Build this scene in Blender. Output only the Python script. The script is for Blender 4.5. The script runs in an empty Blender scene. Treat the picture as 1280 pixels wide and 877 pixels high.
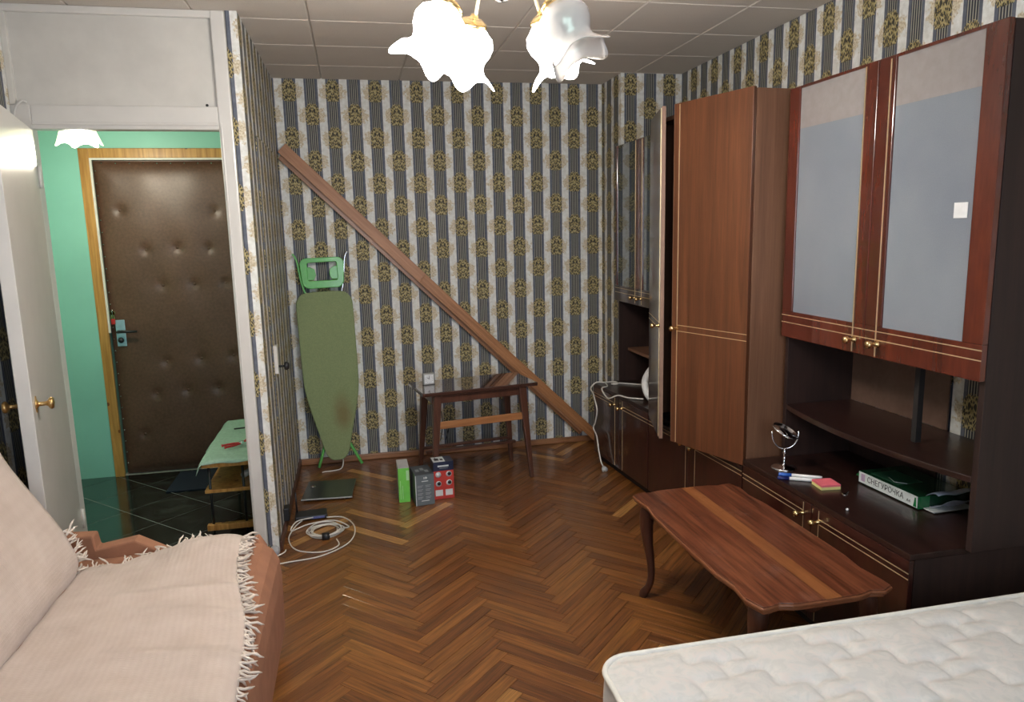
import bpy, bmesh, math, random
from mathutils import Vector, Matrix
random.seed(7)
sc = bpy.context.scene
COL = sc.collection
PI = math.pi

# ------------------------------------------------------------------ camera
cam_d = bpy.data.cameras.new('camera')
cam = bpy.data.objects.new('camera', cam_d)
COL.objects.link(cam)
sc.camera = cam
R_ = Vector((0.9774, -0.2113, -0.0233)); U_ = Vector((0.0567, 0.1551, 0.9863)); F_ = Vector((0.2049, 0.9650, -0.1636))
F_.normalize(); R_ = (R_ - F_*R_.dot(F_)).normalized(); U_ = R_.cross(F_)
m = Matrix(((R_.x, U_.x, -F_.x, 0.442), (R_.y, U_.y, -F_.y, -4.917), (R_.z, U_.z, -F_.z, 1.531), (0, 0, 0, 1)))
cam.matrix_world = m
cam_d.sensor_fit = 'HORIZONTAL'
cam_d.sensor_width = 36.0
cam_d.lens = 905/1280*36
cam_d.clip_start = 0.02

# ------------------------------------------------------------------ world, exposure, lights
w = bpy.data.worlds.new('world'); sc.world = w; w.use_nodes = True
w.node_tree.nodes['Background'].inputs[0].default_value = (0.55, 0.68, 0.9, 1)
w.node_tree.nodes['Background'].inputs[1].default_value = 1.0
sc.view_settings.view_transform = 'Standard'
sc.view_settings.look = 'None'
sc.view_settings.exposure = 0.0
sc.view_settings.gamma = 1.0
sc.view_settings.use_curve_mapping = False
BULB_W = 13.0
HALL_W = 21.0
WINDOW_W = 60.0
SHADE_EMIT = 30.0

def lamp_area(name, loc, rot, sx, sy, power, col):
    d = bpy.data.lights.new(name, 'AREA'); d.shape = 'RECTANGLE'; d.size = sx; d.size_y = sy
    d.energy = power; d.color = col
    o = bpy.data.objects.new(name, d); o.location = loc; o.rotation_euler = rot; COL.objects.link(o); return o
def lamp_point(name, loc, power, col, rad):
    d = bpy.data.lights.new(name, 'POINT'); d.energy = power; d.color = col; d.shadow_soft_size = rad
    o = bpy.data.objects.new(name, d); o.location = loc; COL.objects.link(o); return o
# evening daylight outside the window behind the camera
lamp_area('window_daylight', (0.9, -5.95, 1.6), (PI/2, 0, 0), 2.0, 1.5, WINDOW_W, (0.78, 0.88, 1.0))

# ------------------------------------------------------------------ node helpers
class S:
    """tiny operator-overloading wrapper around node sockets"""
    def __init__(s, nt, sock): s.nt = nt; s.k = sock
    def _m(s, op, *a, clamp=False):
        n = s.nt.nodes.new('ShaderNodeMath'); n.operation = op; n.use_clamp = clamp
        for i, x in enumerate((s,)+a):
            if isinstance(x, S): s.nt.links.new(x.k, n.inputs[i])
            else: n.inputs[i].default_value = x
        return S(s.nt, n.outputs[0])
    def __add__(s, o): return s._m('ADD', o)
    def __radd__(s, o): return s._m('ADD', o)
    def __sub__(s, o): return s._m('SUBTRACT', o)
    def __rsub__(s, o): return s._m('MULTIPLY', -1.0)._m('ADD', o)
    def __mul__(s, o): return s._m('MULTIPLY', o)
    def __rmul__(s, o): return s._m('MULTIPLY', o)
    def __truediv__(s, o): return s._m('DIVIDE', o)
    def abs(s): return s._m('ABSOLUTE')
    def fract(s): return s._m('FRACT')
    def floor(s): return s._m('FLOOR')
    def sin(s): return s._m('SINE')
    def sqrt(s): return s._m('SQRT')
    def lt(s, o): return s._m('LESS_THAN', o)
    def gt(s, o): return s._m('GREATER_THAN', o)
    def mn(s, o): return s._m('MINIMUM', o)
    def mx(s, o): return s._m('MAXIMUM', o)
    def clamp(s): return s._m('ADD', 0.0, clamp=True)
    def ss(s, a, b):
        n = s.nt.nodes.new('ShaderNodeMapRange'); n.interpolation_type = 'SMOOTHSTEP'
        s.nt.links.new(s.k, n.inputs[0]); n.inputs[1].default_value = a; n.inputs[2].default_value = b
        return S(s.nt, n.outputs[0])

class Mat:
    def __init__(s, name, rough=0.5, metal=0.0, coat=0.0, coat_rough=0.08, spec=0.5):
        s.m = bpy.data.materials.new(name); s.m.use_nodes = True; s.nt = s.m.node_tree
        s.b = s.nt.nodes['Principled BSDF']
        s.b.inputs['Roughness'].default_value = rough; s.b.inputs['Metallic'].default_value = metal
        s.b.inputs['Coat Weight'].default_value = coat; s.b.inputs['Coat Roughness'].default_value = coat_rough
        s.b.inputs['Specular IOR Level'].default_value = spec
    def n(s, t): return s.nt.nodes.new(t)
    def coord(s, kind='Object'):
        return s.n('ShaderNodeTexCoord').outputs[kind]
    def xyz(s, sock):
        n = s.n('ShaderNodeSeparateXYZ'); s.nt.links.new(sock, n.inputs[0])
        return [S(s.nt, n.outputs[i]) for i in range(3)]
    def comb(s, x, y, z=0.0):
        n = s.n('ShaderNodeCombineXYZ')
        for i, v in enumerate((x, y, z)):
            if isinstance(v, S): s.nt.links.new(v.k, n.inputs[i])
            else: n.inputs[i].default_value = v
        return n.outputs[0]
    def noise(s, vec, scale, detail=3.0, rough=0.55, stretch=None, dist=0.0):
        if stretch:
            mp = s.n('ShaderNodeMapping'); s.nt.links.new(vec, mp.inputs[0]); mp.inputs['Scale'].default_value = stretch; vec = mp.outputs[0]
        n = s.n('ShaderNodeTexNoise'); s.nt.links.new(vec, n.inputs['Vector'])
        n.inputs['Scale'].default_value = scale; n.inputs['Detail'].default_value = detail
        n.inputs['Roughness'].default_value = rough; n.inputs['Distortion'].default_value = dist
        return S(s.nt, n.outputs[0])
    def ramp(s, fac, stops):
        n = s.n('ShaderNodeValToRGB'); s.nt.links.new(fac.k, n.inputs[0]); e = n.color_ramp.elements
        e[0].position = stops[0][0]; e[0].color = (*stops[0][1], 1)
        e[1].position = stops[-1][0]; e[1].color = (*stops[-1][1], 1)
        for p, c in stops[1:-1]:
            q = e.new(p); q.color = (*c, 1)
        return n.outputs[0]
    def mix(s, fac, a, b, mode='MIX'):
        n = s.n('ShaderNodeMix'); n.data_type = 'RGBA'; n.blend_type = mode
        for i, v in ((0, fac), (6, a), (7, b)):
            if isinstance(v, S): s.nt.links.new(v.k, n.inputs[i])
            elif isinstance(v, bpy.types.NodeSocket): s.nt.links.new(v, n.inputs[i])
            elif isinstance(v, (int, float)): n.inputs[i].default_value = v
            else: n.inputs[i].default_value = (*v, 1)
        return n.outputs[2]
    def color(s, c):
        if isinstance(c, bpy.types.NodeSocket): s.nt.links.new(c, s.b.inputs['Base Color'])
        else: s.b.inputs['Base Color'].default_value = (*c, 1)
        return s
    def rough(s, v): s.nt.links.new(v.k, s.b.inputs['Roughness']); return s
    def bump(s, h, strength=0.3, dist=0.002):
        n = s.n('ShaderNodeBump'); s.nt.links.new(h.k, n.inputs['Height'])
        n.inputs['Strength'].default_value = strength; n.inputs['Distance'].default_value = dist
        s.nt.links.new(n.outputs[0], s.b.inputs['Normal']); return s

def plain(name, col, rough=0.5, metal=0.0, coat=0.0, var=0.06, nscale=30, spec=0.5, bump=0.0):
    M = Mat(name, rough, metal, coat, spec=spec)
    n = M.noise(M.coord(), nscale, 3)
    hi = tuple(min(1, c*(1+var)) for c in col); lo = tuple(c*(1-var) for c in col)
    M.color(M.ramp(n, [(0.3, lo), (0.7, hi)]))
    if bump: M.bump(n, bump)
    return M.m

def wood(name, dark, light, stretch=(30, 30, 1.6), scale=1.0, rough=0.35, coat=0.0, coat_rough=0.08, bump=0.1, fleck=0.0, spec=0.5):
    M = Mat(name, rough, 0, coat, coat_rough, spec)
    c = M.coord()
    g = M.noise(c, scale, 5, 0.6, stretch, 0.6)
    f = M.noise(c, scale*3.1, 4, 0.6, tuple(x*2.2 for x in stretch))
    b = M.noise(c, 1.7, 2)
    v = g*0.6 + f*0.25 + b*0.15
    col = M.ramp(v, [(0.36, dark), (0.5, tuple((a+b_)/2 for a, b_ in zip(dark, light))), (0.63, light)])
    M.color(col)
    M.bump(f, bump, 0.001)
    return M.m

def wallpaper(name, ox, oy):
    """striped paper: pale stripes with ochre leaf wings, slate stripes with fine lines and gold medallions"""
    M = Mat(name, 0.62, spec=0.3)
    geo = M.n('ShaderNodeNewGeometry')
    nx, ny, nz = M.xyz(geo.outputs['Normal'])
    x, y, z = M.xyz(M.coord())
    isx = ny.abs().gt(0.5)
    u = (x - ox)*isx + (y - oy)*(1.0 - isx)
    P, VP = 0.1325, 0.287
    cell = u/P
    idx = cell.floor(); s = cell.fract()
    light = s.lt(0.37)
    par = (idx*0.5).fract().gt(0.25)
    def vert(p, flip):
        q = (1.0 - p) if flip else p
        return (((z - 2.428 + q*0.1435)/VP) + 0.5).fract()*VP - (VP/2)
    m_here = vert(par, False); m_prev = vert(par, True)
    d = (s - 0.37)/0.63
    xx = (d - 0.5)*0.0835
    ax = xx.abs()
    wob = M.noise(M.coord(), 55, 3)
    # fine vertical lines in the middle of the slate stripe
    lf = ((xx + 0.5)/0.0118).fract()
    inner = ax.lt(0.0265)
    cream = lf.lt(0.28)*inner
    black = lf.gt(0.42)*lf.lt(0.86)*inner
    # medallion
    mm = m_here
    top = mm.gt(0.03)
    bx_ = ax/0.0425; bz_ = mm/0.068
    rr = (bx_*bx_*bx_*bx_ + bz_*bz_*bz_*bz_).sqrt() + (mm*150.0).sin()*0.07
    med = rr.lt(1.0)
    orn = ((ax*420.0 + (mm*95.0).sin()*1.6).sin() * (mm*230.0 + (ax*160.0).sin()*2.6).sin() + (wob - 0.5)*1.2)
    gold = orn.gt(-0.10)
    ex = (ax - 0.0135)/0.0058; ey = (mm - 0.024)/0.013
    eye = (ex*ex + ey*ey + (ax*mm)*0).lt(1.0)
    gold = gold*(1.0 - eye)
    curl = ((ax*300.0 - 1.0).sin()*(mm*190.0).sin()).gt(0.1)
    # wings on the pale stripe
    def wing(dx, mv):
        a = dx/0.082; b = (mv + 0.004)/0.060
        r = (a*a + b*b).sqrt() + (wob - 0.5)*1.5
        return (r*-1.0).ss(-1.06, -0.86)
    w1 = wing((0.685 - s)*P, m_here)
    w2 = wing((s + 0.315)*P, m_prev)
    wg = w1.mx(w2)
    blot = M.noise(M.coord(), 38, 4)
    pale = M.ramp(blot, [(0.35, (0.68, 0.68, 0.645)), (0.65, (0.84, 0.85, 0.83))])
    leaf = M.ramp(M.noise(M.coord(), 130, 3), [(0.36, (0.40, 0.29, 0.13)), (0.62, (0.74, 0.66, 0.49))])
    pale = M.mix(wg*0.8, pale, leaf)
    slate = M.ramp(blot, [(0.3, (0.095, 0.108, 0.145)), (0.7, (0.145, 0.16, 0.20))])
    slate = M.mix(black, slate, (0.025, 0.026, 0.03))
    slate = M.mix(cream, slate, (0.42, 0.40, 0.30))
    gcol = M.ramp(wob, [(0.35, (0.30, 0.235, 0.09)), (0.65, (0.52, 0.44, 0.23))])
    medc = M.mix(gold, (0.05, 0.045, 0.035), gcol)
    edge = rr.gt(0.86)*(1.0 - curl)
    dark = M.mix(med*(1.0 - edge), slate, medc)
    col = M.mix(light, dark, pale)
    M.color(col)
    M.bump(blot, 0.12, 0.001)
    return M.m

# ------------------------------------------------------------------ mesh helpers
class MB:
    def __init__(s): s.v = []; s.f = []; s.sm = []
    def add(s, vs, fs, smooth=False):
        o = len(s.v); s.v += [tuple(v) for v in vs]; s.f += [tuple(i+o for i in f) for f in fs]; s.sm += [smooth]*len(fs); return s
    def box(s, x0, x1, y0, y1, z0, z1, M=None):
        vs = [Vector((x, y, z)) for z in (z0, z1) for x, y in ((x0, y0), (x1, y0), (x1, y1), (x0, y1))]
        if M is not None: vs = [M @ v for v in vs]
        return s.add(vs, [(0, 3, 2, 1), (4, 5, 6, 7), (0, 1, 5, 4), (1, 2, 6, 5), (2, 3, 7, 6), (3, 0, 4, 7)])
    def hexa(s, b, t):
        """bottom four points and top four points"""
        return s.add(list(b)+list(t), [(0, 3, 2, 1), (4, 5, 6, 7), (0, 1, 5, 4), (1, 2, 6, 5), (2, 3, 7, 6), (3, 0, 4, 7)])
    def prism(s, pts, z0, z1, axis='z', M=None):
        def P(a, b, c):
            v = {'z': (a, b, c), 'y': (a, c, b), 'x': (c, a, b)}[axis]
            v = Vector(v); return M @ v if M is not None else v
        n = len(pts)
        vs = [P(a, b, z0) for a, b in pts] + [P(a, b, z1) for a, b in pts]
        return s.add(vs, [tuple(range(n))[::-1], tuple(range(n, 2*n))] + [(i, (i+1) % n, n+(i+1) % n, n+i) for i in range(n)])
    def tube(s, pts, r, n=8, caps=True, M=None, smooth=True):
        pts = [Vector(p) for p in pts]
        rs = r if isinstance(r, (list, tuple)) else [r]*len(pts)
        up = Vector((0, 0, 1)); t0 = (pts[1]-pts[0]).normalized()
        if abs(t0.dot(up)) > 0.9: up = Vector((1, 0, 0))
        a = t0.cross(up).normalized(); vs = []
        for i, p in enumerate(pts):
            t = (pts[min(i+1, len(pts)-1)] - pts[max(i-1, 0)]).normalized()
            a = (a - t*a.dot(t))
            if a.length < 1e-6: a = t.orthogonal()
            a.normalize(); b = t.cross(a)
            for k in range(n):
                q = 2*PI*k/n; v = p + (a*math.cos(q) + b*math.sin(q))*rs[i]
                vs.append(M @ v if M is not None else v)
        fs = [(i*n+k, i*n+(k+1) % n, (i+1)*n+(k+1) % n, (i+1)*n+k) for i in range(len(pts)-1) for k in range(n)]
        if caps: fs += [tuple(range(n))[::-1], tuple((len(pts)-1)*n+k for k in range(n))]
        return s.add(vs, fs, smooth)
    def lathe(s, prof, n=24, M=None, smooth=True):
        vs = []
        for r, z in prof:
            for k in range(n):
                q = 2*PI*k/n; v = Vector((r*math.cos(q), r*math.sin(q), z)); vs.append(M @ v if M is not None else v)
        fs = [(i*n+k, i*n+(k+1) % n, (i+1)*n+(k+1) % n, (i+1)*n+k) for i in range(len(prof)-1) for k in range(n)]
        if prof[0][0] > 1e-4: fs.append(tuple(range(n))[::-1])
        if prof[-1][0] > 1e-4: fs.append(tuple((len(prof)-1)*n+k for k in range(n)))
        return s.add(vs, fs, smooth)
    def grid(s, fn, nu, nv, smooth=True, wrap=False):
        vs = [fn(i/nu, j/nv) for i in range(nu+1) for j in range(nv+1)]
        return s.add(vs, [(i*(nv+1)+j, (i+1)*(nv+1)+j, (i+1)*(nv+1)+j+1, i*(nv+1)+j+1) for i in range(nu) for j in range(nv)], smooth)
    def mesh(s, name, mat=None, fix=True):
        me = bpy.data.meshes.new(name); me.from_pydata(s.v, [], s.f)
        for p, k in zip(me.polygons, s.sm): p.use_smooth = k
        if fix:
            bm = bmesh.new(); bm.from_mesh(me); bmesh.ops.recalc_face_normals(bm, faces=bm.faces); bm.to_mesh(me); bm.free()
        if mat: me.materials.append(mat)
        return me
    def build(s, name, mat, parent=None, bevel=0, solid=0, sub=0, loc=None):
        o = bpy.data.objects.new(name, s.mesh(name, mat)); COL.objects.link(o)
        if parent: o.parent = parent
        if loc: o.location = loc
        if solid:
            q = o.modifiers.new('solid', 'SOLIDIFY'); q.thickness = solid; q.offset = 0
        if bevel:
            q = o.modifiers.new('bevel', 'BEVEL'); q.width = bevel; q.segments = 2; q.limit_method = 'ANGLE'; q.angle_limit = 0.7
        if sub:
            q = o.modifiers.new('sub', 'SUBSURF'); q.levels = sub; q.render_levels = sub
        return o
def B(*a, M=None): return MB().box(*a, M=M)
def empty(name, loc=(0, 0, 0), rz=0, rot=None):
    o = bpy.data.objects.new(name, None); COL.objects.link(o); o.location = loc
    o.rotation_euler = rot if rot else (0, 0, rz); o.empty_display_size = 0.05; return o
def tag(o, label, cat, group=None, kind=None):
    o['label'] = label; o['category'] = cat
    if group: o['group'] = group
    if kind: o['kind'] = kind
    return o
def struct(o): o['kind'] = 'structure'; return o
def copy_of(o, parent=None, loc=None, rot=None):
    c = o.copy(); COL.objects.link(c)
    if parent is not None: c.parent = parent
    if loc is not None: c.location = loc
    if rot is not None: c.rotation_euler = rot
    return c
def text(body, name, mat, parent, size, M, sx=1.0, extrude=0.0003):
    cu = bpy.data.curves.new(name, 'FONT'); cu.body = body; cu.size = size; cu.extrude = extrude
    cu.align_x = 'CENTER'; cu.align_y = 'CENTER'
    t = bpy.data.objects.new(name+'_src', cu); COL.objects.link(t)
    bpy.context.view_layer.update()
    me = bpy.data.meshes.new_from_object(t.evaluated_get(bpy.context.evaluated_depsgraph_get()))
    bpy.data.objects.remove(t)
    me.transform(M @ Matrix.Diagonal((sx, 1, 1, 1))); me.materials.clear(); me.materials.append(mat)
    o = bpy.data.objects.new(name, me); COL.objects.link(o); o.parent = parent; return o
def basis(o, x, y, z=None):
    x = Vector(x).normalized(); y = Vector(y).normalized(); z = x.cross(y).normalized() if z is None else Vector(z)
    return Matrix(((x.x, y.x, z.x, o[0]), (x.y, y.y, z.y, o[1]), (x.z, y.z, z.z, o[2]), (0, 0, 0, 1)))
def bez(pts, n=6):
    """Catmull-Rom through points"""
    P = [Vector(p) for p in pts]; out = []
    for i in range(len(P)-1):
        a = P[max(i-1, 0)]; b = P[i]; c = P[i+1]; d = P[min(i+2, len(P)-1)]
        for k in range(n):
            t = k/n
            out.append(0.5*((2*b) + (c-a)*t + (2*a-5*b+4*c-d)*t*t + (3*b-a-3*c+d)*t**3))
    out.append(P[-1]); return out

# ------------------------------------------------------------------ materials
M_paper = wallpaper('striped_wallpaper', 0.0086, -1.165)
M_paper_end = wallpaper('striped_wallpaper_on_wall_end', -0.030, -1.165)
M_white = plain('white_gloss_paint', (0.66, 0.64, 0.61), 0.32, coat=0.3, var=0.04, nscale=6)
M_panel = plain('white_painted_panel', (0.62, 0.60, 0.56), 0.5, var=0.05, nscale=9, bump=0.05)
M_green = plain('mint_green_paint', (0.27, 0.60, 0.49), 0.45, var=0.05, nscale=3, bump=0.05)
M_tile = plain('ceiling_tile_foam', (0.66, 0.60, 0.54), 0.85, var=0.10, nscale=260, bump=0.25)
M_tilegap = plain('ceiling_joint_paint', (0.78, 0.75, 0.70), 0.8)
M_base = wood('baseboard_wood', (0.20, 0.085, 0.036), (0.36, 0.17, 0.075), (2, 30, 30), 1, 0.35)
M_dkbase = plain('dark_brown_paint', (0.085, 0.035, 0.022), 0.4)
M_pine = None
def pine():
    M = Mat('varnished_pine', 0.35, coat=0.3)
    c = M.coord(); g = M.noise(c, 1, 4, 0.6, (40, 40, 2.2), 0.5)
    vo = M.n('ShaderNodeTexVoronoi'); mp = M.n('ShaderNodeMapping'); M.nt.links.new(c, mp.inputs[0]); mp.inputs['Scale'].default_value = (1, 1, 0.8)
    M.nt.links.new(mp.outputs[0], vo.inputs['Vector']); vo.inputs['Scale'].default_value = 9
    k = S(M.nt, vo.outputs['Distance']).lt(0.10)
    col = M.ramp(g, [(0.35, (0.36, 0.16, 0.035)), (0.65, (0.60, 0.32, 0.09))])
    M.color(M.mix(k, col, (0.16, 0.045, 0.012))); return M.m
M_pine = pine()
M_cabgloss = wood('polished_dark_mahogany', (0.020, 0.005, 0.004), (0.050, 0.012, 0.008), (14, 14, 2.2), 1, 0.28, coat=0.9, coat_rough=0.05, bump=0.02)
M_cabred = wood('red_lacquered_wood', (0.060, 0.011, 0.006), (0.135, 0.026, 0.012), (10, 10, 1.6), 1, 0.25, coat=0.8, coat_rough=0.06, bump=0.03)
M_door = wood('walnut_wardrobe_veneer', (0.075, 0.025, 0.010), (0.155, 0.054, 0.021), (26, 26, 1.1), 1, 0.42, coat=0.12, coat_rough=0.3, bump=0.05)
M_side = wood('brown_side_veneer', (0.13, 0.058, 0.030), (0.205, 0.098, 0.052), (34, 34, 1.2), 1, 0.55, bump=0.05)
M_dkside = wood('dark_side_veneer', (0.016, 0.0075, 0.006), (0.034, 0.0155, 0.012), (30, 30, 1.4), 1, 0.5, bump=0.05)
M_top = wood('dark_polished_top', (0.012, 0.005, 0.004), (0.032, 0.013, 0.010), (30, 2.0, 30), 1, 0.30, coat=0.25, coat_rough=0.2, bump=0.02)
M_back = wood('fibreboard_back', (0.11, 0.06, 0.04), (0.17, 0.10, 0.07), (6, 6, 6), 1, 0.6)
M_edge = wood('pale_door_edge', (0.20, 0.11, 0.075), (0.28, 0.165, 0.11), (30, 30, 1.5), 1, 0.5)
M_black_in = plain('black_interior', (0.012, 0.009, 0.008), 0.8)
M_gold = plain('brass', (0.80, 0.58, 0.28), 0.22, metal=1.0, var=0.05)
M_goldline = plain('gilt_moulding', (0.72, 0.56, 0.34), 0.35, metal=0.6)
M_oldbrass = plain('worn_brass', (0.55, 0.36, 0.15), 0.32, metal=1.0, var=0.2)
M_chrome = plain('chrome', (0.86, 0.86, 0.88), 0.08, metal=1.0, var=0.02)
M_bluemetal = plain('bluish_lock_plate', (0.42, 0.60, 0.72), 0.35, metal=0.5, var=0.1)
M_black = plain('black_plastic', (0.015, 0.015, 0.017), 0.4)
M_blackm = plain('black_steel_paint', (0.012, 0.012, 0.014), 0.35)
M_wire = plain('white_cable', (0.72, 0.70, 0.64), 0.5)
M_whitep = plain('white_plastic', (0.78, 0.79, 0.80), 0.35)
def frosted():
    M = Mat('bluish_frosted_glass', 0.22, coat=0.35, coat_rough=0.12)  # bluish grey pane colour, softly mottled at random
    n = M.noise(M.coord(), 2.2, 3); f = M.noise(M.coord(), 400, 2)
    M.color(M.ramp(n*0.7 + f*0.3, [(0.35, (0.20, 0.225, 0.27)), (0.65, (0.26, 0.285, 0.32))])); return M.m
M_frost = frosted()
M_frost_top = plain('pinkish_pale_band', (0.31, 0.285, 0.28), 0.22, coat=0.35)  # paler pinkish band across the top of each pane
def glass(name, col, rough=0.02, ior=1.45):
    M = Mat(name, rough); M.color(col); M.b.inputs['Transmission Weight'].default_value = 1.0; M.b.inputs['IOR'].default_value = ior; return M.m
M_glass = glass('clear_pane_glass', (0.85, 0.9, 0.88))
M_iron_green = plain('green_ironing_cover', (0.135, 0.205, 0.075), 0.85, var=0.1, nscale=120, bump=0.1)
def burn():
    M = Mat('green_ironing_cover_scorched', 0.85)
    x, y, z = M.xyz(M.coord())
    a = (x - 0.055)/0.085; b = (z - 0.36)/0.16
    r = (a*a + b*b).sqrt() + (M.noise(M.coord(), 14, 3) - 0.5)*0.5
    g = M.ramp(M.noise(M.coord(), 150, 2), [(0.3, (0.20, 0.255, 0.12)), (0.7, (0.25, 0.31, 0.15))])
    M.color(M.mix((r*-1.0).ss(-1.05, -0.1)*0.6, g, (0.17, 0.085, 0.025))); M.bump(M.noise(M.coord(), 200, 2), 0.1); return M.m
M_burn = burn()
M_lime = plain('green_lacquered_metal', (0.13, 0.48, 0.12), 0.3, coat=0.3)
M_plank = wood('planed_wood_strip', (0.30, 0.135, 0.065), (0.44, 0.22, 0.115), (2.0, 40, 40), 1, 0.5)
M_plank2 = wood('orange_planed_wood_strip', (0.30, 0.125, 0.045), (0.48, 0.22, 0.09), (2.0, 40, 40), 1, 0.4)
M_table = wood('small_table_walnut', (0.060, 0.022, 0.013), (0.125, 0.048, 0.027), (24, 24, 2.0), 1, 0.35, coat=0.3)
M_tabletop = wood('mirror_polished_walnut', (0.050, 0.022, 0.017), (0.090, 0.042, 0.030), (2.5, 24, 24), 1, 0.12, coat=1.0, coat_rough=0.02, spec=0.8, bump=0.0)
M_velour = plain('peach_brown_velour', (0.32, 0.145, 0.082), 0.9, var=0.12, nscale=14, bump=0.1)
def coffee_top():
    M = Mat('cherry_veneer_with_light_centre_board', 0.42, coat=0.2, coat_rough=0.25)
    x, y, z = M.xyz(M.coord()); c = M.coord()
    g = M.noise(c, 1, 5, 0.65, (34, 1.4, 34), 0.7); f = M.noise(c, 1, 4, 0.6, (110, 4, 110)); b = M.noise(c, 6, 4)
    v = g*0.45 + f*0.45 + b*0.10
    base = M.ramp(v, [(0.40, (0.050, 0.013, 0.006)), (0.50, (0.130, 0.038, 0.017)), (0.60, (0.20, 0.066, 0.030))])
    cen = M.ramp(v, [(0.36, (0.20, 0.066, 0.020)), (0.62, (0.29, 0.110, 0.038))])
    stripe = (x - 0.018 + (b-0.5)*0.004).abs().lt(0.027)
    dust = M.noise(c, 9, 6, 0.75).ss(0.53, 0.72)*0.35
    col = M.mix(stripe, base, cen)
    M.color(M.mix(dust*0.35, col, (0.32, 0.20, 0.16)))
    M.rough(0.28 + dust); return M.m
M_coffee = coffee_top()
M_coffee_dk = wood('cherry_wood_legs', (0.045, 0.014, 0.008), (0.085, 0.029, 0.016), (24, 24, 2.0), 1, 0.4, coat=0.2)
M_coffee_ed = wood('cherry_wood_moulding', (0.16, 0.050, 0.020), (0.28, 0.105, 0.045), (8, 8, 30), 1, 0.35, coat=0.2)

def parquet_mat():
    M = Mat('oak_parquet', 0.3, coat=0.5, coat_rough=0.14)
    uvn = M.n('ShaderNodeUVMap'); uvn.uv_map = 'UVMap'
    u, v, _ = M.xyz(uvn.outputs[0])
    oi = M.n('ShaderNodeObjectInfo'); rnd = S(M.nt, oi.outputs['Random'])
    at = M.n('ShaderNodeAttribute'); at.attribute_name = 'tone'; tone = S(M.nt, at.outputs['Fac'])
    t = (rnd + tone).fract()
    vec = M.comb(u*3.0 + t*37.0, v*75.0 + t*91.0, t*17.0)
    g = M.noise(vec, 1.0, 5, 0.62, dist=0.8)
    vec2 = M.comb(u*9.0 + t*13.0, v*260.0, t*7.0)
    f = M.noise(vec2, 1.0, 3)
    big = M.noise(M.coord('Object'), 1.3, 2)
    base = M.ramp(t, [(0.0, (0.125, 0.042, 0.011)), (0.30, (0.165, 0.058, 0.014)), (0.65, (0.205, 0.078, 0.018)), (0.94, (0.235, 0.096, 0.024)), (0.985, (0.46, 0.23, 0.068))])
    dk = M.ramp(g*0.7 + f*0.3, [(0.34, (0.33, 0.29, 0.25)), (0.49, (0.86, 0.84, 0.80)), (0.64, (1.40, 1.42, 1.38))])
    M.color(M.mix(1.0, base, dk, 'MULTIPLY'))
    M.rough(0.26 + f*0.22)
    M.bump(f, 0.10, 0.0008)
    return M.m
M_parq = parquet_mat()
M_subfloor = plain('dark_parquet_joint', (0.020, 0.010, 0.006), 0.7)

def marble():
    M = Mat('dark_green_black_tile', 0.16, coat=0.5, coat_rough=0.06)
    n = M.noise(M.coord(), 5, 8, 0.7, dist=1.6)
    M.color(M.ramp(n, [(0.42, (0.006, 0.008, 0.008)), (0.56, (0.016, 0.022, 0.020)), (0.66, (0.055, 0.065, 0.058))])); return M.m
M_marble = marble()
M_grout = plain('grey_grout', (0.34, 0.35, 0.32), 0.8)

def throw_mat():
    M = Mat('cream_woven_throw', 0.9, spec=0.2)
    M.b.inputs['Sheen Weight'].default_value = 0.3
    uvn = M.n('ShaderNodeUVMap'); uvn.uv_map = 'UVMap'
    u, v, _ = M.xyz(uvn.outputs[0])
    n = M.noise(uvn.outputs[0], 9, 4)
    fine = ((u*1400.0).sin()*0.5)*((v*900.0).sin()) 
    ribs = (u*330.0 + n*4.0).sin()
    h = ribs*0.22 + (v*1100.0 + n*40).sin()*0.25 + M.noise(uvn.outputs[0], 1, 3, 0.6, (60, 260, 1))*1.4
    M.color(M.ramp(n*0.92 + (ribs*0.5+0.5)*0.08, [(0.3, (0.53, 0.425, 0.36)), (0.7, (0.63, 0.525, 0.46))]))
    M.bump(h, 0.45, 0.0022); return M.m
M_throw = throw_mat()
M_fringe = plain('cream_cotton_fringe', (0.72, 0.63, 0.55), 0.95, var=0.1)
def mattress_mat():
    M = Mat('ivory_quilted_damask', 0.7, spec=0.3)
    M.b.inputs['Sheen Weight'].default_value = 0.2
    n = M.noise(M.coord(), 26, 4, 0.6, dist=1.5)
    M.color(M.ramp(n, [(0.40, (0.555, 0.545, 0.52)), (0.52, (0.60, 0.585, 0.555)), (0.62, (0.63, 0.585, 0.55))]))
    M.bump(n, 0.12, 0.001); return M.m
M_matt = mattress_mat()
M_piping = plain('ivory_piping', (0.70, 0.68, 0.62), 0.6)
def leatherette():
    M = Mat('brown_leatherette', 0.42, coat=0.1, coat_rough=0.35)
    n = M.noise(M.coord(), 60, 3); b = M.noise(M.coord(), 3, 3)
    M.color(M.ramp(n*0.5 + b*0.5, [(0.35, (0.075, 0.036, 0.022)), (0.65, (0.135, 0.068, 0.043))]))
    M.bump(M.noise(M.coord(), 160, 3), 0.2, 0.001); return M.m
M_leather = leatherette()

# ================================================================== SETTING
H = 2.5
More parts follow.
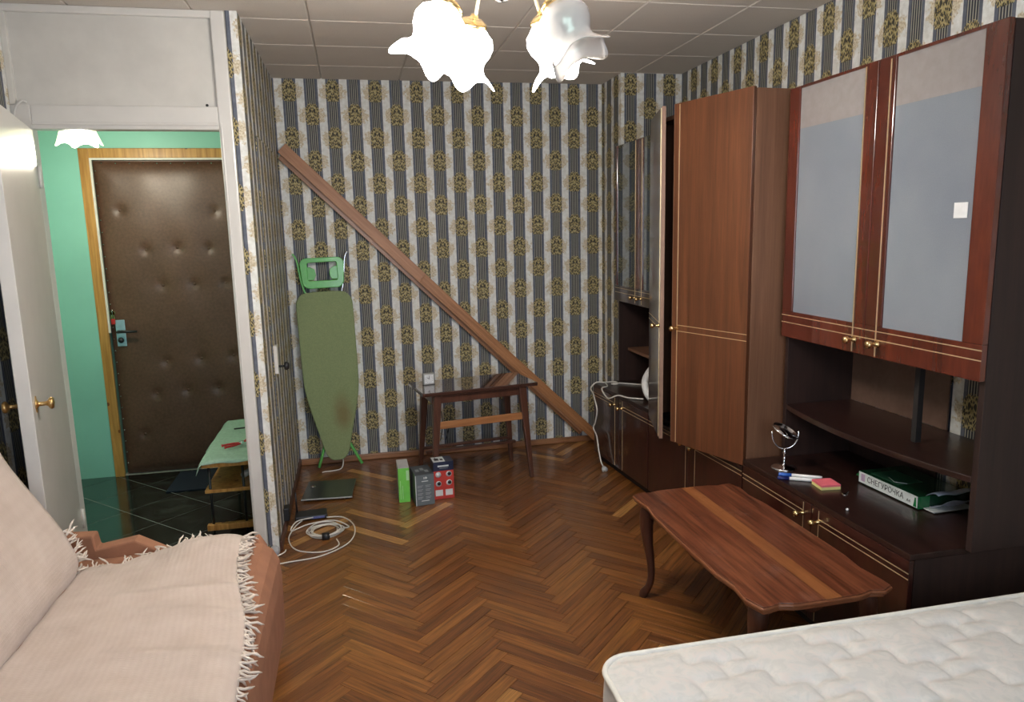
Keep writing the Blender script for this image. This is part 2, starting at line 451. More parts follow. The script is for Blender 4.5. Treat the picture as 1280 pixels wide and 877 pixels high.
# ---- floor with herringbone parquet
floor = struct(B(-0.93, 2.6, -5.55, 0.0, -0.10, -0.012).build('floor', M_subfloor))
PW, PN = 0.0570, 7
PL = PW*PN
def plank_mesh(L, Wd):
    mb = MB(); g = 0.0007; c = 0.0010; h = 0.012
    x0, x1, y0, y1 = g, L-g, g, Wd-g
    mb.add([(x0, y0, -h), (x1, y0, -h), (x1, y1, -h), (x0, y1, -h), (x0, y0, -c*0.5), (x1, y0, -c*0.5), (x1, y1, -c*0.5), (x0, y1, -c*0.5),
            (x0+c, y0+c, 0), (x1-c, y0+c, 0), (x1-c, y1-c, 0), (x0+c, y1-c, 0)],
           [(0, 1, 5, 4), (1, 2, 6, 5), (2, 3, 7, 6), (3, 0, 4, 7), (4, 5, 9, 8), (5, 6, 10, 9), (6, 7, 11, 10), (7, 4, 8, 11), (8, 9, 10, 11)])
    return mb
pm_me = plank_mesh(PL, PW).mesh('plank', M_parq, fix=False)
uvl = pm_me.uv_layers.new(name='UVMap')
for l in pm_me.loops: uvl.data[l.index].uv = pm_me.vertices[l.vertex_index].co.xy
X0, Y0 = 0.63, -2.232
c45 = math.sqrt(0.5)
slots = []
FX0, FX1, FY0, FY1 = -0.93, 2.57, -5.5, 0.0
for k in range(-140, 140):
    for j in range(-12, 13):
        for kind in (0, 1):
            if kind == 0: p, q, ang = (k + 2*PN*j), k, PI/4
            else: p, q, ang = (k + PN + 1 + 2*PN*j), (k - PN + 1), PI*3/4
            wx = X0 + (p - q)*c45*PW; wy = Y0 + (p + q)*c45*PW
            d = Vector((math.cos(ang), math.sin(ang))); nrm = Vector((-d.y, d.x))
            cx, cy = wx + d.x*PL/2 + nrm.x*PW/2, wy + d.y*PL/2 + nrm.y*PW/2
            if FX0-0.2 < cx < FX1+0.2 and FY0-0.2 < cy < FY1+0.2: slots.append((wx, wy, ang, cx, cy))
CP = Vector((0.442, -4.917, 1.531))
def score(s):
    v = Vector((s[3], s[4], 0)) - CP
    z = v.dot(F_)
    if z < 0.3: return 99
    px, py = v.dot(R_)/z*905+640, 438.5 - v.dot(U_)/z*905
    if not (-10 < px < 1290 and -10 < py < 890): return 99
    if s[3] < 0.12 and s[4] < -2.2: return 99
    if s[3] > 0.95 and s[4] < -3.2: return 99
    if s[3] > 2.1 or (s[3] > 1.95 and s[4] < -1.2): return 99
    if s[3] < 0 and s[4] > -1.4: return 99
    inside = FX0+0.15 < s[3] < FX1-0.15 and FY0+0.15 < s[4] < FY1-0.15
    if not inside: return 98
    if s[3] < 0.15 and s[4] > -1.55: return 98
    return z
slots.sort(key=score)
for i, (wx, wy, ang, cx, cy) in enumerate(slots[:300]):
    o = bpy.data.objects.new('plank', pm_me); COL.objects.link(o); o.parent = floor
    o.location = (wx, wy, random.uniform(-0.0004, 0.0)); o.rotation_euler = (random.uniform(-0.0012, 0.0012), 0, ang)
# the rest joined, trimmed to the room by half-plane clipping
bm = bmesh.new(); uv = bm.loops.layers.uv.new('UVMap'); tl = bm.faces.layers.float.new('tone')
tpl = plank_mesh(PL, PW)
for (wx, wy, ang, cx, cy) in slots[300:]:
    if cx < -0.35 and cy > -1.0: continue
    Mx = Matrix.Translation((wx, wy, random.uniform(-0.0004, 0))) @ Matrix.Rotation(ang, 4, 'Z')
    tn = random.random()
    vs = [bm.verts.new(Mx @ Vector(v)) for v in tpl.v]
    for f in tpl.f[4:]:
        fc = bm.faces.new([vs[i] for i in f]); fc[tl] = tn
        for lp, i in zip(fc.loops, f): lp[uv].uv = (tpl.v[i][0], tpl.v[i][1])
for co, no in (((FX0, 0, 0), (-1, 0, 0)), ((FX1+0.02, 0, 0), (1, 0, 0)), ((0, FY0, 0), (0, -1, 0)), ((0, 0.0, 0), (0, 1, 0))):
    bmesh.ops.bisect_plane(bm, geom=bm.verts[:]+bm.edges[:]+bm.faces[:], plane_co=co, plane_no=no, clear_outer=True)
for co, no in (((0.001, 0, 0), (1, 0, 0)), ((0, -1.385, 0), (0, 1, 0))):
    bmesh.ops.bisect_plane(bm, geom=bm.verts[:]+bm.edges[:]+bm.faces[:], plane_co=co, plane_no=no)
# remove what would reach into the hall (behind the doorway partition)
for f in [f for f in bm.faces if f.calc_center_median().x < 0.0 and f.calc_center_median().y > -1.385]: bm.faces.remove(f)
me = bpy.data.meshes.new('plank'); bm.to_mesh(me); bm.free(); me.materials.append(M_parq)
o = bpy.data.objects.new('plank', me); COL.objects.link(o); o.parent = floor; o['kind'] = 'stuff'
# attribute of the shared plank mesh is absent -> 0, Object Info random drives those

# ---- ceiling with foam tiles
ceil = struct(B(-0.95, 2.6, -5.55, 0.0, H+0.009, H+0.10).build('ceiling', M_tilegap))
def tile_mesh(a, b, d, g=0.0022, c=0.004):
    mb = MB()
    mb.add([(g, g, d), (a-g, g, d), (a-g, b-g, d), (g, b-g, d), (g, g, d*0.5), (a-g, g, d*0.5), (a-g, b-g, d*0.5), (g, b-g, d*0.5), (c+g, c+g, 0), (a-c-g, c+g, 0), (a-c-g, b-c-g, 0), (c+g, b-c-g, 0)],
           [(0, 4, 5, 1), (1, 5, 6, 2), (2, 6, 7, 3), (3, 7, 4, 0), (4, 8, 9, 5), (5, 9, 10, 6), (6, 10, 11, 7), (7, 11, 8, 4), (8, 11, 10, 9)])
    return mb
TX, TY = 0.4845, 0.46
tmesh = {}
xs = [-0.93] + [0.30 + TX*i for i in range(-2, 5)] + [2.57]; xs = sorted(x for x in xs if x >= -0.93)
ys = [0.0] + [-0.38 - TY*i for i in range(0, 12)]; ys = [y for y in ys if y > -5.5] + [-5.5]
for i in range(len(xs)-1):
    for j in range(len(ys)-1):
        a, b = round(xs[i+1]-xs[i], 4), round(ys[j]-ys[j+1], 4)
        if (a, b) not in tmesh: tmesh[(a, b)] = tile_mesh(a, b, 0.009).mesh('ceiling_tile', M_tile, fix=False)
        o = bpy.data.objects.new('ceiling_tile', tmesh[(a, b)]); COL.objects.link(o); o.parent = ceil
        o.location = (xs[i], ys[j+1], H)

# ---- walls
T = 0.08
struct(B(0.0, 2.57+T, 0.0, T, -0.1, H+0.1).build('wall_back', M_paper))
struct(B(2.57, 2.57+T, -5.5, 0.0, -0.1, H+0.1).build('wall_right', M_paper))
struct(B(2.155, 2.57, -0.37, 0.0, 0.0, H).build('wall_corner_projection', M_paper))
struct(B(-0.93-T, -0.93, -5.5, -1.34, -0.1, H+0.1).build('wall_left', M_paper))
# alcove side wall with its paper-covered end
wa = struct(B(-0.05, 0.0, -1.4, T, -0.1, H+0.1).build('wall_alcove', M_paper))
wa_end = B(-0.0505, 0.0005, -1.4015, -1.397, 0.0, H).build('wallpaper_strip', M_paper_end, wa)
# room front wall with window (behind the camera)
wf = MB(); WX0, WX1, WZ0, WZ1 = 0.0, 1.8, 0.85, 2.25
for a in ((-1.01, WX0, 0, H), (WX1, 2.65, 0, H), (WX0, WX1, 0, WZ0), (WX0, WX1, WZ1, H)): wf.box(a[0], a[1], -5.7, -5.5, a[2], a[3])
struct(wf.build('wall_front', M_paper))
wn = empty('window_1', (0.9, -5.6, WZ0)); struct(wn)
fr = MB(); ww = (WX1-WX0)/2; wh = WZ1-WZ0
for a in ((-ww, -ww+0.06, 0, wh), (ww-0.06, ww, 0, wh), (-0.04, 0.04, 0, wh), (-ww, ww, 0, 0.06), (-ww, ww, wh-0.06, wh)): fr.box(a[0], a[1], -0.03, 0.03, a[2], a[3])
fr.build('window_frame', M_white, wn, bevel=0.004)
B(-ww-0.05, ww+0.05, 0.0, 0.25, -0.04, 0.0).build('window_sill', M_white, wn)
# baseboards
struct(B(0.0, 2.155, -0.020, 0.0, 0.0, 0.042).build('baseboard_back', M_base, bevel=0.006))
struct(B(0.0, 0.014, -1.38, -0.021, 0.0, 0.05).build('baseboard_left', M_dkbase, bevel=0.004))

# papered closet door in the alcove wall
cd = struct(B(0.0, 0.006, -1.08, -0.30, 0.055, 2.02).build('door_1', M_paper, bevel=0.002))
pl = B(0.006, 0.024, -1.065, -1.01, 0.83, 0.975).build('latch_plate', M_white, cd, bevel=0.001)
MB().tube([(0.024, -1.04, 0.865), (0.055, -1.04, 0.865)], 0.006, 10).lathe([(0.0, 0.0), (0.020, 0.002), (0.023, 0.014), (0.015, 0.026), (0.0, 0.028)], 14, Matrix.Translation((0.050, -1.04, 0.865)) @ Matrix.Rotation(PI/2, 4, 'Y')).build('knob', M_black, cd)

# ---- partition with doorway (white woodwork)
pt = empty('wall_partition', (0, 0, 0)); struct(pt)
OX0, OX1, OZ = -0.855, -0.111, 2.0
B(-0.93, OX0, -1.40, -1.345, 0, OZ+0.10).build('door_jamb', M_white, pt, bevel=0.004)
B(OX1, -0.052, -1.405, -1.345, 0, H).build('door_jamb', M_white, pt, bevel=0.006)
B(OX0, OX1, -1.40, -1.345, OZ, OZ+0.10).build('door_head', M_white, pt, bevel=0.004)
B(OX0, OX1+0.001, -1.408, -1.40, OZ+0.018, OZ+0.030).build('head_moulding', M_white, pt, bevel=0.003)
B(OX0, OX1-0.001, -1.406, -1.40, OZ+0.002, OZ+0.010).build('head_moulding', M_white, pt, bevel=0.002)
B(OX1+0.008, OX1+0.014, -1.409, -1.404, 0.0, OZ+0.03).build('jamb_moulding', M_white, pt, bevel=0.002)
B(-0.93, OX1, -1.385, -1.355, OZ+0.10, 2.468).build('transom_panel', M_panel, pt)
B(-0.93, -0.052, -1.402, -1.345, 2.468, H).build('top_rail', M_white, pt, bevel=0.006)
B(-0.93, -0.905, -1.40, -1.345, OZ+0.10, 2.468).build('side_rail', M_panel, pt, bevel=0.004)
for dx, dz in ((-0.155, 2.107),): MB().lathe([(0.0, 0.0), (0.006, 0.0), (0.006, 0.003), (0, 0.003)], 12, Matrix.Translation((dx, -1.385, dz)) @ Matrix.Rotation(PI/2, 4, 'X')).build('screw_hole', M_black, pt)
tag(MB().tube(bez([(-0.872, -1.384, 2.113), (-0.877, -1.41, 2.113), (-0.892, -1.415, 2.100), (-0.905, -1.412, 2.082), (-0.915, -1.41, 2.05)]), 0.0045, 8).build('wire_stub', M_white), 'short white wire stub coming out of the white panel above the doorway', 'wire')

# ---- hall beyond the doorway
HY = 0.10
hf = struct(B(-1.95, -0.05, -1.36, HY+0.1, -0.1, -0.0012).build('floor_hall', M_grout))
hl = struct(B(-0.855, -0.05, -1.40, -1.36, -0.012, 0.001).build('trim_1', M_dkbase))
# diagonal dark tiles, clipped to the hall
TS = 0.3225
bm_t = []
ce = Vector((-0.6915, -0.3755))
e1 = Vector((c45, -c45)); e2 = Vector((c45, c45))
def clip(poly, x0, x1, y0, y1):
    for ax, val, sgn in ((0, x0, 1), (0, x1, -1), (1, y0, 1), (1, y1, -1)):
        out = []
        for i in range(len(poly)):
            a, b = poly[i], poly[(i+1) % len(poly)]
            da, db = (a[ax]-val)*sgn, (b[ax]-val)*sgn
            if da >= 0: out.append(a)
            if da*db < 0:
                t = da/(da-db); out.append((a[0]+(b[0]-a[0])*t, a[1]+(b[1]-a[1])*t))
        poly = out
        if len(poly) < 3: return []
    return poly
for i in range(-7, 8):
    for j in range(-7, 8):
        g = 0.0020
        o_ = ce + e1*TS*i + e2*TS*j
        pts = [o_ + e1*g + e2*g, o_ + e1*(TS-g) + e2*g, o_ + e1*(TS-g) + e2*(TS-g), o_ + e1*g + e2*(TS-g)]
        pts = clip([(p.x, p.y) for p in pts], -1.95, -0.05, -1.36, HY)
        if len(pts) >= 3: MB().prism(pts, -0.0035, 0.0).build('floor_tile', M_marble, hf)
wh_ = MB()
HDX0, HDX1, HDZ = -1.112, -0.22, 2.03
wh_.box(-1.95, HDX0-0.01, HY, HY+0.08, 0, H).box(HDX0-0.01, -0.05, HY, HY+0.08, HDZ+0.01, H).box(HDX1+0.01, -0.05, HY, HY+0.08, 0, HDZ+0.01)
struct(wh_.build('wall_hall_back', M_green))
struct(B(HDX0-0.1, HDX1+0.17, HY+0.081, HY+0.10, -0.1, H).build('hall_door_light_block', M_black_in))  # unseen black sheet, added to stop outside light leaking round the hall door
struct(B(-2.03, -1.95, -1.36, HY+0.08, 0, H).build('wall_hall_left', M_green))
struct(B(-1.95, -1.01, -1.42, -1.34, 0, H).build('wall_hall_front', M_green))
struct(B(-0.0525, -0.0503, -1.344, HY, 0, H).build('wall_hall_right', M_green))
struct(B(-1.95, -0.05, -1.34, HY+0.08, H, H+0.08).build('ceiling_hall', M_panel))
# pine architrave (trim) and padded entrance door
tr = empty('trim_2', (0, 0, 0)); struct(tr)
B(HDX0-0.058, HDX0, HY-0.022, HY, 0, HDZ+0.058).build('architrave', M_pine, tr, bevel=0.003)
B(HDX1, HDX1+0.058, HY-0.022, HY, 0, HDZ+0.058).build('architrave', M_pine, tr, bevel=0.003)
a_ = MB().box(-(HDX1-HDX0)/2, (HDX1-HDX0)/2, -0.022, 0, 0, 0.058)
a_ = a_.build('architrave', M_pine, tr, bevel=0.003, loc=((HDX0+HDX1)/2, HY, HDZ))
B(HDX0, HDX1, HY-0.018, HY-0.004, HDZ-0.012, HDZ).build('weather_strip', M_wire, tr)
B(HDX0, HDX0+0.012, HY-0.018, HY-0.004, 0.95, HDZ-0.012).build('weather_strip', M_wire, tr)
dr = empty('door_2', ((HDX0+HDX1)/2, HY+0.03, 0)); struct(dr)
DW = (HDX1-HDX0)/2 - 0.006
BTN = [(-0.976, 1.713), (-0.850, 1.466), (-0.664, 1.475), (-0.475, 1.466), (-0.770, 1.238), (-0.580, 1.240), (-0.790, 0.742), (-0.580, 0.752), (-0.869, 0.534), (-0.680, 0.546), (-0.970, 0.270), (-0.42, 1.70), (-0.39, 1.24), (-0.38, 0.76), (-0.49, 0.55)]
buttons = BTN
dcx = (HDX0+HDX1)/2
def pad(u, v):
    x = -DW + 2*DW*u; z = 0.012 + (HDZ-0.03)*v
    ed = min(u, 1-u)*2*DW; et = min(v, 1-v)*2.0
    b = 0.032*(1-math.exp(-min(ed, et)/0.035))
    for bx, bz in buttons:
        d2 = (x+dcx-bx)**2 + (z-bz)**2
        if d2 < 0.09: b -= 0.011*math.exp(-d2/0.0008) + 0.004*math.exp(-d2/0.009)
    b += 0.0015*math.sin(x*23+z*4)*math.sin(z*9)
    return (x, -0.005-b, z)
MB().grid(pad, 64, 130).build('padded_cover', M_leather, dr)
B(-DW, DW, 0.0, 0.04, 0.005, HDZ-0.012).build('door_leaf', M_leather, dr)
bt = MB().lathe([(0.0, -0.004), (0.009, -0.003), (0.009, 0.0), (0.0, 0.001)][::-1], 10, Matrix.Rotation(PI/2, 4, 'X')).mesh('tufting_button', M_leather)
for bx, bz in buttons:
    o = bpy.data.objects.new('tufting_button', bt); COL.objects.link(o); o.parent = dr; o.location = (bx-dcx, -0.024, bz)
nl = MB().lathe([(0.0, 0.003), (0.004, 0.001), (0.005, 0.0)], 8, Matrix.Rotation(PI/2, 4, 'X')).mesh('upholstery_nail', M_chrome)
for i in range(26):
    o = bpy.data.objects.new('upholstery_nail', nl); COL.objects.link(o); o.parent = dr; o.location = (-DW+0.012, -0.016, 0.08+i*0.075)
for i in range(11):
    o = bpy.data.objects.new('upholstery_nail', nl); COL.objects.link(o); o.parent = dr; o.location = (-DW+0.05+i*0.08, -0.014, HDZ-0.030)
lk = B(-0.028, 0.028, -0.008, 0, -0.085, 0.085).build('lock_plate', M_bluemetal, dr, bevel=0.004, loc=(-1.043-dcx, -0.036, 0.945))
MB().tube([(-0.01, -0.008, 0.012), (-0.01, -0.04, 0.012), (0.02, -0.046, 0.014), (0.105, -0.044, 0.010)], [0.009, 0.009, 0.010, 0.007], 10).build('handle', M_black, lk)
MB().lathe([(0.0, 0.014), (0.014, 0.012), (0.019, 0.0)], 16, Matrix.Translation((-0.004, -0.008, -0.045)) @ Matrix.Rotation(PI/2, 4, 'X')).build('thumb_turn', M_black, lk)
ky = empty('key_bunch', (-1.075, HY-0.028, 1.09)); tag(ky, 'small bunch of brass keys with red tag hanging on the padded door', 'keys')
for a in (0.25, -0.2, 0.05):
    Mx = Matrix.Rotation(a, 4, 'Y')
    MB().lathe([(0.006, 0), (0.013, 0), (0.013, 0.003), (0.006, 0.003)], 12, Mx @ Matrix.Translation((0, 0, -0.012)) @ Matrix.Rotation(PI/2, 4, 'X')).box(-0.003, 0.003, -0.003, 0, -0.05, -0.024, M=Mx).build('key', M_gold, ky)
B(-0.012, 0.012, -0.005, 0, -0.085, -0.05).build('red_tag', plain('red_plastic', (0.45, 0.02, 0.02), 0.4), ky, bevel=0.002)
MB().tube([(0, -0.004, 0.012), (0, -0.006, -0.004), (0, -0.004, -0.05)], 0.0015, 6).build('key_ring', M_chrome, ky)

# blue door mat
mt = B(-0.77, -0.40, -0.33, 0.06, 0.0, 0.008).build('door_mat', plain('navy_mat', (0.010, 0.015, 0.032), 0.95, var=0.2, nscale=200, bump=0.3), None, bevel=0.003)
tag(mt, 'dark navy doormat on the black tiles before the padded door', 'mat')

# hall lamp
def petal_shade(n_pet, prof, flare, mat, name, parent, M, thick=0.0025, nv=12, nu=60):
    """glass flower: prof(v)->(radius,z); scalloped flaring rim"""
    mb = MB(); vs = []
    for j in range(nv+1):
        v = j/nv; r, z = prof(v)
        for i in range(nu):
            a = 2*PI*i/nu; c = math.cos(n_pet*a)+0.25*math.cos(2*n_pet*a)
            k = max(0, (v-0.62)/0.38)**1.5
            rr = r*(1 + flare*k*(0.5+0.5*c)); zz = z - k*flare*0.045*(c) 
            vs.append(M @ Vector((rr*math.cos(a), rr*math.sin(a), zz)))
    fs = [(j*nu+i, j*nu+(i+1) % nu, (j+1)*nu+(i+1) % nu, (j+1)*nu+i) for j in range(nv) for i in range(nu)]
    mb.add(vs, fs, True)
    return mb.build(name, mat, parent, solid=thick)
def shade_mat(name, emit, col, tint=(0.85, 0.82, 0.78)):
    M = Mat(name, 0.18, coat=0.6, coat_rough=0.05)
    M.color(tint); M.b.inputs['Subsurface Weight'].default_value = 0.0
    if emit:
        M.b.inputs['Emission Color'].default_value = (*col, 1); M.b.inputs['Emission Strength'].default_value = emit
    else:
        M.b.inputs['Transmission Weight'].default_value = 0.25; M.b.inputs['Roughness'].default_value = 0.25
        M.b.inputs['Thin Film Thickness'].default_value = 420; M.b.inputs['Thin Film IOR'].default_value = 1.6
    return M.m
M_shade_on = shade_mat('lit_white_glass', SHADE_EMIT, (1.0, 0.955, 0.90))
M_shade_off = shade_mat('pearl_glass', 0, (1, 1, 1))
M_hall_on = shade_mat('lit_yellow_glass', 3.0, (1.0, 0.90, 0.55))
M_bulb = shade_mat('lit_bulb', 22.0, (1.0, 0.93, 0.82))
hlx, hly = -0.905, -0.70
hp = empty('hall_pendant', (hlx, hly, H)); tag(hp, 'glowing flower-shaped glass lamp hanging in the green hall', 'ceiling lamp')
MB().lathe([(0.0, 0.0), (0.05, 0.0), (0.045, -0.02), (0.012, -0.035), (0.0, -0.036)], 20).build('ceiling_rose', M_gold, hp)
MB().tube([(0, 0, -0.03), (0, 0, -0.33)], 0.005, 8).build('rod', M_gold, hp)
petal_shade(6, lambda v: (0.028+0.062*math.sin(min(1, v*1.15)*PI/2), -0.33-0.145*v), 0.22, M_hall_on, 'glass_shade', hp, Matrix.Identity(4))
MB().lathe([(0.0, 0.0), (0.028, -0.02), (0.03, -0.05), (0.0, -0.075)], 14, Matrix.Translation((0, 0, -0.34))).build('bulb', M_bulb, hp)
lamp_point('hall_bulb_light', (hlx, hly, 1.965), HALL_W, (1.0, 0.90, 0.72), 0.05)

# shoe rack in the hall
RK = empty('shoe_rack', (-0.225, -0.66, 0)); tag(RK, 'low pine rack with black steel rods standing in the hall by the doorway', 'rack')
rx, ry = 0.165, 0.42
for z, nm in ((0.02, 'bottom_shelf'), (0.225, 'middle_shelf'), (0.365, 'top_shelf')):
    if nm == 'bottom_shelf':
        B(-rx, rx, -ry, -ry+0.035, z, z+0.032).build('rail', M_pine, RK, bevel=0.003); B(-rx, rx, ry-0.035, ry, z, z+0.032).build('rail', M_pine, RK, bevel=0.003)
    elif nm == 'middle_shelf':
        B(-rx+0.005, rx, -ry-0.0, ry, z, z+0.018).build(nm, M_pine, RK, bevel=0.003)
    else: B(-rx, rx, -ry-0.01, ry, z, z+0.030).build(nm, M_pine, RK, bevel=0.003)
for x in (-rx+0.03, 0.03, rx-0.03):
    for y in (-ry+0.02, ry-0.02): MB().tube([(x, y, 0.0), (x, y, 0.365)], 0.007, 10).build('steel_rod', M_blackm, RK)
M_mint = plain('mint_towel_cloth', (0.36, 0.52, 0.42), 0.95, var=0.12, nscale=60, bump=0.3)
def cloth(u, v):
    x = -rx-0.045 + (2*rx+0.035)*u; y = -ry-0.028 + (2*ry+0.03)*v
    z = 0.4005 + 0.003*math.sin(x*40+y*11)*math.sin(y*17) + 0.002
    if x < -rx: z -= (-rx-x)*(1.3 if v < 0.3 else 0.5)+0.0
    if x < -rx: x = -rx - (-rx-x)*0.45 - 0.003
    if y < -ry-0.012: z -= 0.012
    return (x-0.225, y-0.66, z)
ct = MB().grid(cloth, 24, 34).build('cloth', M_mint, None, solid=0.003); tag(ct, 'mint green cloth spread over the low pine rack', 'cloth')
pr = empty('pliers', (-0.22, -0.86, 0.410), 0.5); tag(pr, 'red-handled pliers lying on the green cloth', 'tool')
M_red = plain('red_grips', (0.55, 0.02, 0.025), 0.35)
MB().tube(bez([(0.0, 0, 0.012), (-0.04, 0.02, 0.012), (-0.10, 0.022, 0.012)]), [0.006]*12+[0.009], 8).build('grip', M_red, pr)
MB().tube(bez([(0.0, 0, 0.012), (-0.04, -0.018, 0.012), (-0.10, -0.024, 0.012)]), [0.006]*12+[0.009], 8).build('grip', M_red, pr)
MB().hexa([(0, -0.012, 0.004), (0.055, -0.004, 0.006), (0.055, 0.004, 0.006), (0, 0.012, 0.004)], [(0, -0.012, 0.018), (0.055, -0.004, 0.014), (0.055, 0.004, 0.014), (0, 0.012, 0.018)]).lathe([(0, 0.022), (0.013, 0.021), (0.013, 0.003), (0, 0.002)], 12).build('jaws', M_chrome, pr)
pr2 = empty('clamp_tool', (-0.155, -0.80, 0.410), 0.9); tag(pr2, 'second bright red tool on the green cloth, next to the door frame', 'tool')
MB().tube(bez([(0.03, 0, 0.014), (-0.02, 0.022, 0.02), (-0.07, 0.01, 0.014)]), 0.008, 8).build('grip', M_red, pr2); B(0.02, 0.07, -0.008, 0.008, 0.004, 0.02).build('jaws', M_red, pr2, bevel=0.002)
sd = empty('screwdriver', (-0.21, -0.52, 0.411), 0.15); tag(sd, 'black and red screwdriver at the far end of the green cloth', 'tool')
MB().lathe([(0.0, 0.0), (0.010, 0.005), (0.012, 0.05), (0.009, 0.085), (0.0, 0.09)], 12, Matrix.Translation((0.04, 0, 0.012)) @ Matrix.Rotation(PI/2, 4, 'Y')).build('handle', M_red, sd)
MB().tube([(-0.10, 0, 0.010), (0.045, 0, 0.012)], 0.0045, 8).build('shaft', M_black, sd)
bo = empty('shoe_polish_bottle', (-0.215, -0.93, 0.262), 1.2); tag(bo, 'small white bottle lying on the middle shelf of the pine rack', 'bottle')
MB().lathe([(0, 0), (0.016, 0.002), (0.018, 0.02), (0.018, 0.08), (0.010, 0.09), (0.010, 0.10), (0, 0.10)], 14, Matrix.Rotation(PI/2, 4, 'Y')).build('body', M_whitep, bo)
MB().lathe([(0, 0.1), (0.012, 0.1), (0.012, 0.12), (0, 0.121)], 14, Matrix.Rotation(PI/2, 4, 'Y')).build('cap', plain('blue_cap', (0.03, 0.06, 0.3), 0.4), bo)

# ---- room door, opened into the room
ang = math.atan2(-2.16+1.404, -0.682+0.853)
rd = empty('door_3', (-0.853, -1.404, 0.008), ang); struct(rd)
DL = 0.785
leaf = B(0, DL, -0.044, 0.0, 0, 1.99).build('door_leaf', M_white, rd, bevel=0.002)
for sgn, y0 in ((1, 0.0), (-1, -0.044)):
    Mx = Matrix.Translation((DL-0.062, y0, 0.955)) @ Matrix.Rotation(-sgn*PI/2, 4, 'X')
    k = MB().lathe([(0.0, 0.0), (0.020, 0.0), (0.022, 0.002), (0.014, 0.006), (0.008, 0.010), (0.0075, 0.030), (0.010, 0.036), (0.020, 0.042), (0.022, 0.048), (0.018, 0.055), (0.0, 0.058)], 20, Mx).build('door_knob', M_oldbrass, rd)
    MB().prism([(0.014*math.cos(t*PI/8), 0.03*math.sin(t*PI/8)) for t in range(16)], 0, 0.003, 'z', Mx).build('knob_rose', M_oldbrass, k)
for z in (0.22, 1.75):
    MB().tube([(0.0, 0.006, z), (0.0, 0.006, z+0.09)], 0.007, 10).build('hinge', M_white, rd)

# socket on the alcove wall
so = B(0.0, 0.03, -1.14, -1.07, 0.055, 0.125).build('wall_socket', M_black, None, bevel=0.006); tag(so, 'black surface-mounted socket low on the alcove wall', 'socket')
ad = empty('cable_junction', (-0.02, -1.425, 0.0)); tag(ad, 'whitish lump of plaster and box at the foot of the papered wall end', 'junction box')
MB().lathe([(0, 0.0), (0.022, 0.004), (0.024, 0.03), (0.015, 0.045), (0, 0.05)], 14).build('box', plain('grey_white_plaster', (0.42, 0.42, 0.44), 0.8, bump=0.3), ad)

# ================================================================== WALL UNITS
def goldbar(x0, x1, y0, y1, z0, z1): return MB().box(x0, x1, y0, y1, z0, z1)
def pull(name, parent, loc, mat=None, L=0.034, vertical=False):
    """brass pull: two turned knobs on a short stem sticking out of the door front (-x)"""
    Mx = Matrix.Translation(loc) @ Matrix.Rotation(-PI/2, 4, 'Y')
    return MB().lathe([(0, 0), (0.009, 0.0), (0.010, 0.004), (0.005, 0.009), (0.005, 0.020), (0.010, 0.025), (0.0125, 0.032), (0.010, 0.040), (0.0, 0.042)], 16, Mx).build(name, mat or M_gold, parent)

def base_unit(label, p_left, p_right, depth, h, top_overhang, seam_frac=0.5, kn=(0.53, 0.66), gz=(0.462, 0.443), topmat=None, gap=0.0):
    """cabinet whose front runs from p_left to p_right (left = far end). local frame: u along front (far->near), v into wall"""
    a = Vector((*p_left, 0)); b = Vector((*p_right, 0)); L = (b-a).length
    t = (b-a).normalized()
    rz = math.atan2(t.y, t.x)+PI/2        # local -y = along the front towards the camera
    root = empty('base_cabinet', a, rz)
    tag(root, label, 'cabinet', 'low cabinets of the wall unit')
    ft = 0.018
    bd = MB()
    bd.box(ft, depth, -L, -L+0.018, 0.05, h-0.02).box(ft, depth, -0.018, 0, 0.05, h-0.02).box(ft, depth, -L+0.018, -0.018, 0.05, 0.07).box(depth-0.006, depth, -L+0.018, -0.018, 0.07, h-0.02)
    bd.build('carcass', M_dkside, root)
    B(ft+0.02, depth-0.02, -L+0.01, -0.01, 0, 0.05).build('plinth', M_black_in, root)
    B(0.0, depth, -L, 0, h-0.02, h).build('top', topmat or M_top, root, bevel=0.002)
    ns = (0, seam_frac, 1)
    for i in range(2):
        y1, y0 = -L*ns[i]-0.0015, -L*ns[i+1]+0.0015
        d = B(0.0, ft-0.001, y0, y1, 0.055, h-0.022).build('cabinet_door', M_cabgloss if i < 3 else M_cabred, root, bevel=0.002)
        k = kn[i]*L
        for z in gz:
            if i == 0: goldbar(-0.0015, 0.0, -k+0.0, y1, z-0.0014, z+0.0014).build('gilt_line', M_goldline, d)
            else: goldbar(-0.0015, 0.0, y0, -k, z-0.0014, z+0.0014).build('gilt_line', M_goldline, d)
        goldbar(-0.0016, 0.0, -k-0.0013, -k+0.0013, 0.06, h-0.03).build('gilt_line', M_goldline, d)
        pull('door_pull', d, (0.0, -k, (gz[0]+gz[1])/2))
    return root, L
# far, middle, near base cabinets
bc1, _ = base_unit('low dark glossy cabinet at the far end, with white cords hanging over it', (1.945, -0.425), (2.003, -1.205), 0.50, 0.525, 0, 0.5, (0.43, 0.57))
bc2, _ = base_unit('low dark cabinet under the brown wardrobe', (2.003, -1.212), (2.055, -2.135), 0.49, 0.485, 0, 0.5, (0.46, 0.56))
bc3, L3 = base_unit('low dark cabinet behind the coffee table, carrying the mirror and green paper pack', (2.048, -2.155), (2.050, -3.135), 0.515, 0.525, 0, 0.5, (0.45, 0.545))

